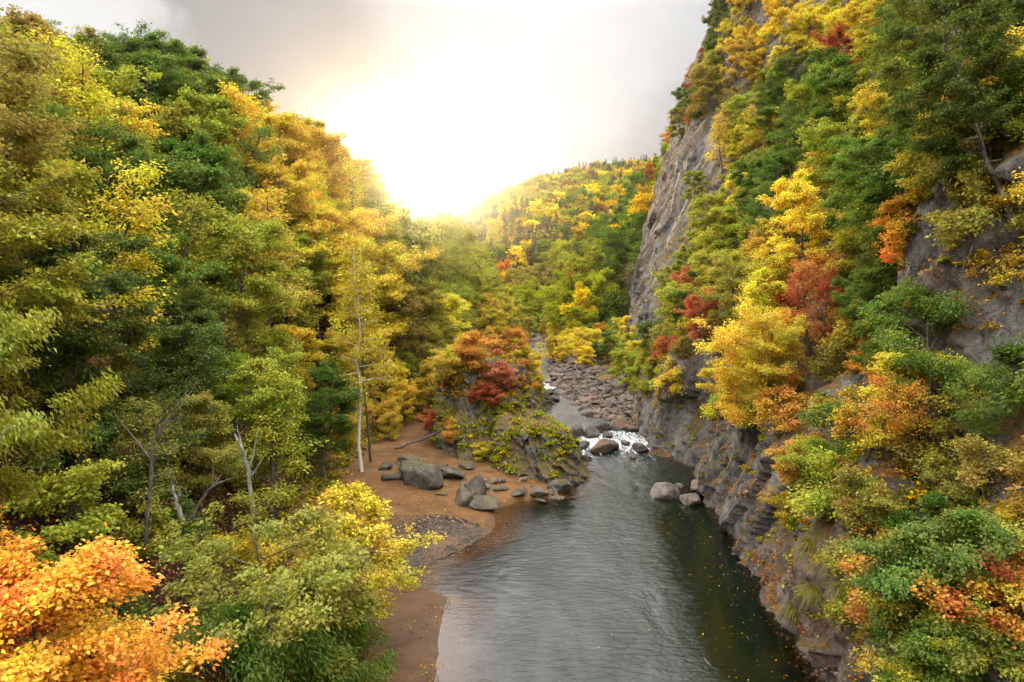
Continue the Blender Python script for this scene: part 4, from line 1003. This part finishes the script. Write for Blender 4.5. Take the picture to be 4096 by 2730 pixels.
# beach boulders
for k, (px, py, w, mi, dims, lab) in enumerate([
    (422, 487, 2.9, 0, (1, 1, .85), 'large rounded mossy boulder at the left of the beach'), (476, 503, 1.7, 1, (1.15, 1, 1.3), 'tall upright slab boulder in the middle of the beach'),
    (466, 506, 1.5, 1, (1, 1, .95), 'leaning boulder on the left of the upright slab'), (483, 510, 1.9, 2, (1, 1, .45), 'flat pale rock apron in front of the upright slab'),
    (449, 480, 2.0, 2, (1, 1, .5), 'flat pale boulder between the rounded boulder and the slab'), (402, 477, 1.4, 3, (1, 1, .8), 'grey boulder left of the large rounded one'),
    (391, 481, 1.1, 3, (1, 1, .8), 'smaller rounded boulder nearest the birch'), (408, 467, 1.8, 2, (1, 1, .7), 'boulder on the slope behind the rounded one'),
    (437, 489, .7, 2, (1, 1, 1), 'small block beside the large rounded boulder'), (441, 496, .6, 3, (1, 1, .6), 'smallest dark stone beside the rounded boulder'),
    (560, 493, 1.7, 0, (1, 1, .75), 'mossy rock at the tip of the outcrop in the water'), (538, 497, 1.3, 3, (1, 1, .7), 'low mossy rock at the beach corner'), (518, 497, 1.1, 2, (1, 1, .6), 'low brown rock at the outcrop foot'),
    (540, 505, 1.0, 2, (1, 1, .5), 'flat stone at the sandy point'), (560, 503, 1.1, 2, (1, 1, .55), 'mossy stone at the very tip of the sandy point'), (500, 492, .9, 3, (1, 1, .6), 'small rock right of the upright slab'),
    (466, 470, 1.2, 2, (1, 1, .6), 'small brown rock under the outcrop overhang'), (384, 470, 1.0, 3, (1, 1, .7), 'half buried stone at the birch foot')]):
    x, y, z = hit(px, py, 'ground')
    w *= 1.12
    rock(MOSSY[mi], x, y + w * .3, z + w * .15, w, k * 2.1, 'boulder', None, lab, (r.normal(0, .1), r.normal(0, .1)), 'beach', dims)
for _ in range(34):
    px, py = r.uniform(382, 562), 0
    py = 462 + (px - 382) * .17 + r.normal(0, 5) if r.random() < .75 else r.uniform(470, 505)
    x, y, z = hit(px, py, 'ground')
    if x > Lx(y) + .3: continue
    w = r.uniform(.3, .85)
    rock([STONES, MOSSY][r.integers(2)][r.integers(4)], x, y, z + w * .06, w, r.uniform(0, 6.28), 'boulder', None, None, (r.normal(0, .25), r.normal(0, .25)), 'beach')
# the rocky outcrop between beach and rapids, and the one behind it: closed craggy mounds
def crag(name, cx, cy, rx, ry, h, seed, label, lean=(0, 0), power=2.6, nose=0):
    nu, nv = 300, 110
    U, Vv = np.meshgrid(np.linspace(0, 2 * np.pi, nu, endpoint=False), np.linspace(0, 1, nv))
    ct, st_ = np.cos(U), np.sin(U)
    rr = (np.abs(ct) ** power + np.abs(st_) ** power) ** (-1 / power)
    prof = np.where(Vv < .72, 1 - .42 * (Vv / .72) ** 1.35, .58 * np.sqrt(np.clip(1 - ((Vv - .72) / .28) ** 2, 0, 1)))
    zz = np.where(Vv < .72, Vv / .72 * .80, .80 + .20 * np.sin((Vv - .72) / .28 * np.pi / 2)) * h - 1.2
    a = U * (rx + ry) / 2 + .35 * zz
    skirt = 1 + .16 * (1 - sstep(0, .2, Vv))
    hh = 1 + .13 * fbm(P3(ct * 1.5, st_ * 1.5, seed), 3)
    disp = .75 * facets(a * .5, zz * .28, seed) + .38 * facets(a * 1.3, zz * .8, seed + 1) + .16 * facets(a * 3.2, zz * 2.2, seed + 2) + .5 * fbm(P3(ct * 3, st_ * 3, zz * .4 + seed), 3)
    k = rr * prof * skirt * hh
    x = cx + k * rx * ct + disp * ct + lean[0] * zz; y = cy + k * ry * st_ + disp * st_ + lean[1] * zz
    z = zz + sstep(.7, 1, Vv) * .9 * fbm(P3(x * .5, y * .5, seed), 3) + .3 * facets(x * .6, y * .6, seed + 4) * sstep(.5, .8, Vv)
    me_ = make_mesh(name, P3(x, y, z).reshape(-1, 3), grid_faces(nv, nu, True), M_OUTCROP)
    add_obj(name, me_, label=label, cat='rock outcrop')
    return np.stack([x, y, z], -1)
CR1 = crag('rock_outcrop', -1.9, 59.0, 4.6, 8.0, 9.4, 3, 'mossy grey rock outcrop with red shrubs between the beach and the rapids', (-.10, .06))
CR1b = crag('rock_outcrop', 2.3, 51.8, 3.0, 4.6, 5.2, 13, 'lower grey shoulder of rock stepping down to the river beside the beach', (-.25, .05))
CR2 = crag('rock_outcrop', 1.7, 80.5, 3.0, 6.5, 8.2, 23, 'dark steep rock jutting into the river behind the mossy outcrop', (-.42, .05))
# ------------------------------------------------------------------ small plants, fallen leaves, grass tufts
def leaf_mass(name, P, size, colours, seed, label, cat, droop=.1, tilt=.6, aspect=.6, mat=None):
    r = np.random.default_rng(seed); n = len(P)
    lv, lf = leaf_quads(np.asarray(P), size, r, droop, tilt, aspect)
    C = np.array([PAL[c][0] for c in colours])
    add_obj(name, make_mesh(name, lv, lf, mat or M_MIXLEAF, False, {'tint': ('FACE', P3(r.random(n), r.random(n), r.random(n)).reshape(-1, 3)), 'leafcol': ('FACE', C * r.uniform(.6, 1.3, (n, 1)))}), kind='stuff', label=label, cat=cat)
r = np.random.default_rng(61)
PCODE = {k: i for i, k in enumerate(PAL)}; PKEYS = list(PAL)
P, C = [], []
def clumps(X_, Y_, Z_, rad, n, pal, r, flat=.6):
    """n leaves in each of many small domes, mostly one colour per dome"""
    k = len(X_)
    if k == 0: return
    q = r.normal(0, 1, (k, n, 3)); q /= np.linalg.norm(q, axis=2)[..., None]
    q *= ((r.random((k, n)) ** .45) * np.asarray(rad)[:, None])[..., None] * np.array([1, 1, flat]); q[..., 2] = np.abs(q[..., 2])
    q = q + np.stack([X_, Y_, Z_], -1)[:, None]
    codes = np.array([PCODE[c] for c in pal]); c0 = codes[r.integers(0, len(pal), k)]
    cc = np.where(r.random((k, n)) < .75, c0[:, None], codes[r.integers(0, len(pal), (k, n))])
    P.append(q.reshape(-1, 3)); C.append(cc.ravel())
def in_poly(px, py, poly):
    c = np.zeros(len(px), bool); j = len(poly) - 1
    for i in range(len(poly)):
        m = (poly[i, 1] > py) != (poly[j, 1] > py)
        xx_ = (poly[j, 0] - poly[i, 0]) * (py - poly[i, 1]) / (poly[j, 1] - poly[i, 1] + 1e-9) + poly[i, 0]
        c ^= m & (px < xx_); j = i
    return c
def in_frame(x, y, z, m=25):
    px, py, dp = proj(x, y, z); return (px > -m) & (px < 1024 + m) & (py > -m) & (py < 690 + m), px, py
# cliff ledges
n = 17000
y = 16 + 112 * r.random(n) ** 1.25; z = r.uniform(0.6, 62, n)
k = pnoise(P3(y * .16, z * .20, 2.0)) + .55 * pnoise(P3(y * .5, z * .6, 7.0)) > -.02; y, z = y[k], z[k]
x = cliff_x(y, z); k, px, py = in_frame(x, y, z)
rk = np.zeros(len(x), bool)
for q in ROCK: rk |= in_poly(px, py, q)
k &= ~(rk & (r.random(len(x)) < .80)); x, y, z, rk = x[k], y[k], z[k], rk[k]
rad = r.uniform(.25, .75, len(x)) * np.where(rk, .6, 1)
for sel, n_, pal in ((y > 60, 34, 'LNKGBDKLO'), ((y <= 60) & (z > 3), 60, 'LNKGBDKLOB'), ((y <= 60) & (z <= 3), 36, 'BKLB')):
    clumps(x[sel] - .05, y[sel], z[sel], rad[sel], n_, pal, r)
# left slope floor
n = 10000
y = 13 + 150 * r.random(n) ** 1.6; x = np.interp(y, FT[:, 0], FT[:, 1]) - r.uniform(-1.5, 24, n); z = ground(x, y)
k, px, py = in_frame(x, y, z); k &= r.random(n) < np.where((y < 27) & (x > -16), .22, .85); x, y, z = x[k], y[k], z[k]
clumps(x, y, z, r.uniform(.25, .8, len(x)), 40, 'DNKLDBGL', r)
# moss and shrubs on the crags
for CRX, n_ in ((CR1, 4200), (CR1b, 1500), (CR2, 1300)):
    fl = CRX.reshape(-1, 3); hmax = fl[:, 2].max(); p = fl[r.integers(0, len(fl), n_)]
    k = (p[:, 2] > hmax * .16) & (pnoise(P3(p[:, 0] * .45, p[:, 1] * .3, p[:, 2] * .45)) > -.12 + .2 * (p[:, 2] < hmax * .35)); p = p[k]
    lo = (p[:, 2] < hmax * .62) | (CRX is CR1b)
    for sel, pal in ((lo, 'LKLLKNLG'), (~lo, 'KROLGRB')):
        clumps(p[sel, 0], p[sel, 1], p[sel, 2] - .12, r.uniform(.15, .42, sel.sum()), 46, pal, r)
# banks upstream
n = 1700; y = r.uniform(64, 215, n); x = Lx(y) - r.uniform(.4, 10, n); clumps(x, y, ground(x, y), r.uniform(.4, 1.3, n), 44, 'KLOGRNB', r)
n = 1500; y = r.uniform(70, 215, n); x = Rx(y) + r.uniform(5.0, 18, n); k = (x < Cx(y) + .6) | (y > 125); k &= ~((y < 88) & (x < Cx(y) - 1.2)); x, y = x[k], y[k]
clumps(x, y, ground(x, y), r.uniform(.4, 1.2, len(x)), 44, 'GYOLNK', r)
n = 900; y = r.uniform(208, 262, n); x = r.uniform(-12, 40, n); clumps(x, y, ground(x, y), r.uniform(1.0, 2.6, n), 60, 'GYLLNK', r)
P = np.concatenate(P); C = [PKEYS[i] for i in np.concatenate(C)]; print('undergrowth leaves', len(P))
leaf_mass('undergrowth', P, .17, C, 1, 'low mixed undergrowth covering ledges and the forest floor', 'undergrowth')
# fallen leaves
def pick(s, n): return [s[i] for i in r.integers(0, len(s), n)]
n = 9000; y1 = r.uniform(20, 50, n); x1 = Lx(y1) - r.uniform(-.2, 8, n); k = pnoise(P3(x1 * .6, y1 * .6, 3)) + .6 * pnoise(P3(x1 * 2, y1 * 2, 5)) > .10; x1, y1 = x1[k], y1[k]; n = len(x1); n2 = 15000
y2 = 14 + 30 * r.random(n2) ** 1.3; x2 = np.interp(y2, FT[:, 0], FT[:, 1]) - r.uniform(-1, 9, n2)
x = np.concatenate([x1, x2]); y = np.concatenate([y1, y2])
leaf_mass('fallen_leaves', np.stack([x, y, ground(x, y) + .03], 1), .085, pick('BGOBKB', n) + pick('BORBGB', n2), 2, 'fallen orange and brown leaves scattered over sand and forest floor', 'fallen leaves', 0, .25, .7)
n = 480; y = 19 + 32 * r.random(n) ** 1.4; x = Rx(y) - np.abs(r.normal(0, 3.0, n)) + .1; k = x > Lx(y) + .5; x, y = x[k], y[k]
leaf_mass('floating_leaves', np.stack([x, y, wz(y) + .012], 1), .072, pick('YGOOBG', len(x)), 3, 'yellow and orange leaves floating on the dark pool', 'floating leaves', 0, .06, .7)
n = 60000; y = 15 + 50 * r.random(n) ** 1.3; z = r.uniform(0.1, 16, n); k = pnoise(P3(y * .5, z * .7, 11.0)) > .12; y, z = y[k], z[k]
leaf_mass('fallen_leaves', np.stack([cliff_x(y, z) - .04, y, z], 1), .10, pick('OBROBG', len(y)), 4, 'russet leaves lodged in the ledges of the right cliff', 'fallen leaves', .2, .5, .7)
# arching grass tufts on the near ledge
def grass_tuft(px, py, size, seed, label):
    x, y, z = hit(px, py, 'cliff'); r = np.random.default_rng(seed); n = 150
    root = link(bpy.data.objects.new('grass_tuft', None)); root.location = (x - .05, y, z); root['label'] = label; root['category'] = 'grass tuft'; root['group'] = 'grass tufts on the near ledge'
    V, F, k = [], [], 0
    for i in range(n):
        a = r.uniform(1.6, 4.9); L_ = size * r.uniform(.5, 1.1); w = .012; m = 6
        t_ = np.linspace(0, 1, m); out_ = L_ * (.15 + .75 * t_) * t_; zz_ = L_ * (.75 * t_ - 1.15 * t_ ** 2 * r.uniform(.6, 1.3))
        c = np.stack([np.cos(a) * out_, np.sin(a) * out_, zz_], 1) + r.normal(0, .05, 3); s_ = np.array([-math.sin(a), math.cos(a), 0]) * w
        wv = (1 - t_ ** 2)[:, None]
        V += [c - s_ * wv, c + s_ * wv]
        for j in range(m - 1): F.append((k + j, k + m + j, k + m + j + 1, k + j + 1))
        k += 2 * m
    nF = len(F); me_ = make_mesh('blades', np.concatenate(V), np.array(F), M_LEAF, False, {'tint': ('FACE', np.repeat(P3(r.random(n), r.random(n), r.random(n)).reshape(-1, 3), 5, 0))})
    o = add_obj('blades', me_, root); o.color = (.26, .23, .03, .42)
for i, (px, py, s, lab) in enumerate([(812, 545, 1.1, 'upper arching grass tuft hanging from the near right ledge'), (835, 560, 1.1, 'grass tuft nearest the orange bush on the right ledge'),
                                      (815, 590, 1.3, 'lowest and widest grass tuft over the dark pool'), (845, 590, 1.1, 'grass tuft right of the widest one'), (925, 455, .7, 'small brown grass tuft at the foot of the leaning trunk'), (795, 610, .9, 'grass tuft furthest toward the water')]):
    grass_tuft(px, py, s, 70 + i, lab)
# weathered snags and bare trunks on the left slope
def snag(pts, rad, name, label, forks=(), mat=None):
    mb = MB(); P_ = [np.array(p, float) for p in pts]
    root = link(bpy.data.objects.new(name, None)); root.location = P_[0]; root['label'] = label; root['category'] = 'dead tree' if name == 'dead_tree' else 'log'
    L_ = np.array(P_) - P_[0]; t_ = np.linspace(0, 1, 10); q = np.stack([np.interp(t_, np.linspace(0, 1, len(L_)), L_[:, j]) for j in range(3)], 1) + np.random.default_rng(len(label)).normal(0, rad * .35, (10, 3))
    mb.tube(q, rad * (1 - .55 * t_), 8); add_obj('trunk', mb.mesh('trunk', mat or M_SNAG), root)
    for k, (f, dx, dy, dz) in enumerate(forks):
        b = q[int(f * 9)]; e = b + np.array([dx, dy, dz]); mb2 = MB(); tt2 = np.linspace(0, 1, 6)[:, None]; bb = b + (e - b) * tt2 + np.array([0, 0, .15]) * tt2 ** 2 + np.random.default_rng(k).normal(0, rad * .3, (6, 3)) * tt2
        mb2.tube(bb, rad * .5 * (1 - .8 * tt2[:, 0]), 6); add_obj('branch', mb2.mesh('branch', mat or M_SNAG), root)
x, y, z = hit(252, 520, 'ground')
Ys = min(y, 27.0)
snag([at(253, 522, Ys), at(250, 480, Ys), at(243, 450, Ys), at(235, 436, Ys)], .11, 'dead_tree', 'pale broken snag standing upright on the left slope', ((.5, .5, .1, 1.6), (.75, -.3, .2, .9), (.35, .7, 0, .9)))
snag([at(183, 522, 24), at(176, 500, 24), at(172, 487, 24)], .10, 'dead_tree', 'short grey broken stump above the litter slope', ((.6, .2, 0, .5),))
snag([at(190, 520, 23), at(207, 492, 23), at(222, 476, 23)], .06, 'dead_tree', 'thin reddish bare leaning sapling on the left slope', ((.5, .7, 0, .8), (.7, .1, 0, 1.0), (.8, .8, 0, .2)), M_BARK)
snag([at(146, 545, 22), at(149, 500, 22), at(152, 440, 22), at(160, 420, 22)], .08, 'dead_tree', 'dark slender trunk rising behind the orange foreground tree', ((.6, -1.2, 0, 1.6), (.8, 1.0, 0, 1.2), (.7, 1.5, .2, 1.8)), M_BARK)
snag([at(52, 500, 21), at(75, 505, 21), at(92, 520, 21)], .06, 'log', 'grey dead limb lying behind the orange foreground tree', ((.4, .5, 0, .5),), M_BARK)
x, y, z = hit(395, 452, 'ground')
snag([(x, y, z + .2), (x + 2.0, y + .6, z + .9), (x + 4.2, y + 1.0, z + 1.9)], .12, 'log', 'fallen grey log leaning toward the outcrop behind the beach', ((.5, .9, 0, .9), (.7, 1.2, .4, .3)), M_BARK)
# shrubs on and around the crags
def top_of(CRX, px_f, up=.75):
    fl = CRX.reshape(-1, 3); hmax = fl[:, 2].max(); c = fl[(fl[:, 2] > hmax * up)]
    return c
r = np.random.default_rng(77)
for k, (CRX, px, py, hp, c, key, nm, lab) in enumerate([
    (CR1, 455, 378, 32, 'G', 'bush', 'bush', 'golden bush on top of the mossy outcrop'), (CR1, 470, 365, 36, 'O', 'bush', 'bush', 'orange-gold bush at the peak of the outcrop'),
    (CR1, 478, 398, 20, 'R', 'bush', 'bush', 'wine-red bush spilling down the outcrop face'), (CR1, 492, 404, 20, 'R', 'bush', 'bush', 'dark red bush low on the outcrop face'),
    (CR1, 500, 385, 26, 'P', 'bush', 'bush', 'pinkish bush on the right shoulder of the outcrop'), (CR1, 515, 445, 22, 'R', 'bush', 'bush', 'small red bush near the river side of the outcrop'),
    (CR1, 455, 440, 22, 'O', 'bush', 'bush', 'small orange bush on the mossy slope of the outcrop'), (CR1, 435, 430, 22, 'R', 'bush', 'bush', 'small red bush at the left foot of the outcrop'),
    (CR1, 480, 455, 18, 'G', 'bush', 'bush', 'little golden bush in the moss of the outcrop'), (CR1, 500, 470, 18, 'G', 'bush', 'bush', 'little golden bush at the outcrop foot'),
    (CR2, 500, 365, 32, 'R', 'mid1', 'broadleaf_tree', 'red tree on the dark rock behind the outcrop'), (CR2, 515, 360, 34, 'O', 'mid3', 'broadleaf_tree', 'orange tree on the dark rock behind the outcrop'),
    (CR2, 522, 375, 30, 'G', 'bush', 'bush', 'golden bush at the brow of the dark rock'), (CR2, 508, 385, 30, 'R', 'bush', 'bush', 'red bush clinging to the dark rock'), (CR2, 528, 390, 18, 'O', 'bush', 'bush', 'orange-leaved bush hanging over the chute')]):
    fl = CRX.reshape(-1, 3); Q = np.array([proj(*p) for p in fl[::7]]); pp = fl[::7]
    dd = (Q[:, 0] - px) ** 2 + (Q[:, 1] - py) ** 2 + (Q[:, 2] - Q[:, 2].min()) * 3.0
    p = pp[int(np.argmin(dd))]
    hero(key, 0, 0, '', hp, c, nm, lab, k * 1.7, (0, 0), xyz=(float(p[0]), float(p[1]), float(p[2])), sink=.2, cover=False, jitter=.05)
# ------------------------------------------------------------------ labels that single each tree and stone out
ANCH_L = [("the upper left corner", 5, 0), ("the drooping tree", 45, 400), ("the orange corner tree", 80, 590), ("the tall pale birch", 363, 340), ("the pale broken snag", 243, 470),
          ("the sun glow over the ridge", 405, 205), ("the mossy outcrop", 490, 400), ("the left skyline dip", 300, 120), ("the arching tree", 320, 550)]
ANCH_B = [("the river bend", 530, 335), ("the far rock foot", 610, 320), ("the sun glow over the ridge", 405, 205), ("the mossy outcrop", 490, 360), ("the top of the wooded spur", 650, 190)]
ANCH_C = [("the top of the far rock face", 700, 120), ("the far rock foot", 612, 325), ("the golden cliff maple", 735, 370), ("the leaning dark-trunked tree", 900, 390), ("the pinkish rock face", 985, 290),
          ("the upper right corner", 1024, 0), ("the hanging grass tufts", 820, 570), ("the top edge above the cliff", 800, 0), ("the lower right corner", 1024, 682)]
ANCH_H = [("the ridge left end", 440, 200), ("the ridge middle", 540, 172), ("the ridge right end", 655, 160), ("the dark conifer band", 540, 238), ("the wooded spur on the right", 610, 220)]
ORD = ['nearest', 'second nearest', 'third nearest', 'fourth nearest', 'fifth nearest', 'sixth nearest', 'seventh nearest', 'eighth nearest', 'ninth nearest', 'tenth nearest', 'eleventh nearest', 'twelfth nearest', 'thirteenth nearest', 'fourteenth nearest', 'fifteenth nearest', 'sixteenth nearest', 'seventeenth nearest', 'eighteenth nearest', 'nineteenth nearest', 'twentieth nearest']
def direction(dx, dy):
    a = math.degrees(math.atan2(-dy, dx)) % 360
    return ['right of', 'above and right of', 'above', 'above and left of', 'left of', 'below and left of', 'below', 'below and right of'][int(((a + 22.5) % 360) // 45)]
def name_all(items, anchors, word, noun):
    """items: dicts with px, py; word(item) gives the look; ordinals count outward from the anchor"""
    sets = {}
    for it in items:
        if it.get('label'): continue
        best = min(anchors, key=lambda a: (a[1] - it['px']) ** 2 + (a[2] - it['py']) ** 2)
        dx, dy = it['px'] - best[1], it['py'] - best[2]
        sets.setdefault((best[0], direction(dx, dy), word(it)), []).append((math.hypot(dx, dy), it))
    for (an, di, wd), lst in sets.items():
        lst.sort(key=lambda q: q[0])
        for k, (_, it) in enumerate(lst):
            o = (ORD[k] if k < len(ORD) else f'{k + 1}th nearest') + ' ' if len(lst) > 1 else ''
            it['label'] = f"{o}{wd} {noun(it)} {di} {an}"
def kind_noun(it): return {'broadleaf_tree': 'tree', 'maple_tree': 'maple', 'spruce_tree': 'spruce', 'bush': 'bush', 'shrub': 'shrub', 'birch_tree': 'birch', 'willow_tree': 'willow'}[it['name']]
def tree_word(it):
    w = PAL[it['col']][2]
    return ('sparse ' if it['key'].startswith('airy') else '') + w
groups = {('left', 'broadleaf_tree'): 'trees on the left slope', ('bend', 'broadleaf_tree'): 'trees at the bend of the river', ('cliff', 'broadleaf_tree'): 'trees on the right cliff', ('cliff', 'shrub'): 'shrubs on the right cliff',
          ('floor', 'shrub'): 'shrubs on the left slope', ('bend', 'bush'): 'bushes along the upstream banks', ('bar', 'bush'): 'bushes above the rubble bar', ('foot', 'bush'): 'bushes at the foot of the left slope', ('hill', 'spruce_tree'): 'dark spruces on the far hill', ('hill', 'broadleaf_tree'): 'trees on the far hill', ('hero', 'bush'): 'bushes on the rocks', ('hero', 'maple_tree'): 'maples on the right cliff',
          ('hero', 'willow_tree'): 'willows on the lower sand'}
for wh, an in (('left', ANCH_L), ('bend', ANCH_B), ('bar', ANCH_B), ('foot', ANCH_L + ANCH_B[:1]), ('cliff', ANCH_C), ('floor', ANCH_L), ('hill', ANCH_H)):
    for nm in sorted(set(a['name'] for a in ALL if a['where'] == wh)):
        name_all([a for a in ALL if a['where'] == wh and a['name'] == nm], an, tree_word, (lambda it, wh=wh: ('far ' if wh == 'hill' else 'bank ' if wh == 'bend' and it['name'] == 'bush' else 'bar ' if wh == 'bar' else '') + kind_noun(it)))
cats = {'broadleaf_tree': 'tree', 'maple_tree': 'maple', 'spruce_tree': 'spruce', 'bush': 'bush', 'shrub': 'shrub', 'birch_tree': 'birch', 'willow_tree': 'willow'}
for a in ALL:
    a['root']['label'] = a['label']; a['root']['category'] = cats[a['name']]
    g_ = groups.get((a['where'], a['name']))
    if g_: a['root']['group'] = g_
ANCH_R = [("the upstream end of the bar", 545, 375), ("the white chute", 545, 400), ("the wedge-shaped rapids rock", 618, 428), ("the right cliff foot", 645, 425), ("the bar bushes", 600, 370), ("the middle of the bar", 600, 395)]
name_all([k for k in ROCKS if k['where'] == 'bar'], ANCH_R, lambda it: ('large' if it['w'] > 13 else 'medium' if it['w'] > 8.5 else 'small') + ' brown', lambda it: 'boulder')
name_all([k for k in ROCKS if k['where'] == 'beach'], [('the large rounded boulder', 422, 480), ('the upright slab', 476, 497), ('the sandy point', 550, 500), ('the birch foot', 365, 470)], lambda it: 'small grey-brown', lambda it: 'stone')
for k in ROCKS:
    k['root']['label'] = k['label']; k['root']['category'] = 'boulder'
    k['root']['group'] = {'bar': 'boulders of the rubble bar', 'river': 'stones standing in the river', 'beach': 'boulders on the beach'}[k['where']]
from collections import Counter
lc = Counter(o['label'] for o in bpy.data.objects if 'label' in o and o.parent is None)
print('shared labels', sum(v for v in lc.values() if v > 1), [k for k, v in lc.items() if v > 1][:5], 'longest', max(len(l.split()) for l in lc))

for l in [l for l in lc if len(l.split()) > 16][:8]: print(len(l.split()), l)
for nm in ('bush', 'shrub', 'broadleaf_tree', 'boulder', 'spruce_tree'): print(nm, sum(1 for o in bpy.data.objects if o.parent is None and o.name.split('.')[0] == nm))
# ------------------------------------------------------------------ haze
def haze_box():
    m, t, out = new_mat('haze_air')
    v = t.n('ShaderNodeVolumePrincipled'); v.inputs['Color'].default_value = (1.0, 0.97, 0.93, 1)
    v.inputs['Density'].default_value = 0.00012; v.inputs['Anisotropy'].default_value = 0.93
    t.l(v.outputs[0], out.inputs['Volume'])
    x0, x1, y0, y1, z0, z1 = -2050, 2050, -850, 2450, -8, 168
    V = np.array([(x, y, z) for z in (z0, z1) for (x, y) in ((x0, y0), (x1, y0), (x1, y1), (x0, y1))], float)
    F = np.array([(0, 3, 2, 1), (4, 5, 6, 7), (0, 1, 5, 4), (1, 2, 6, 5), (2, 3, 7, 6), (3, 0, 4, 7)])
    add_obj('haze', make_mesh('haze', V, F, m), kind='stuff', label='pale sunlit autumn haze filling the valley air', cat='haze')
haze_box()
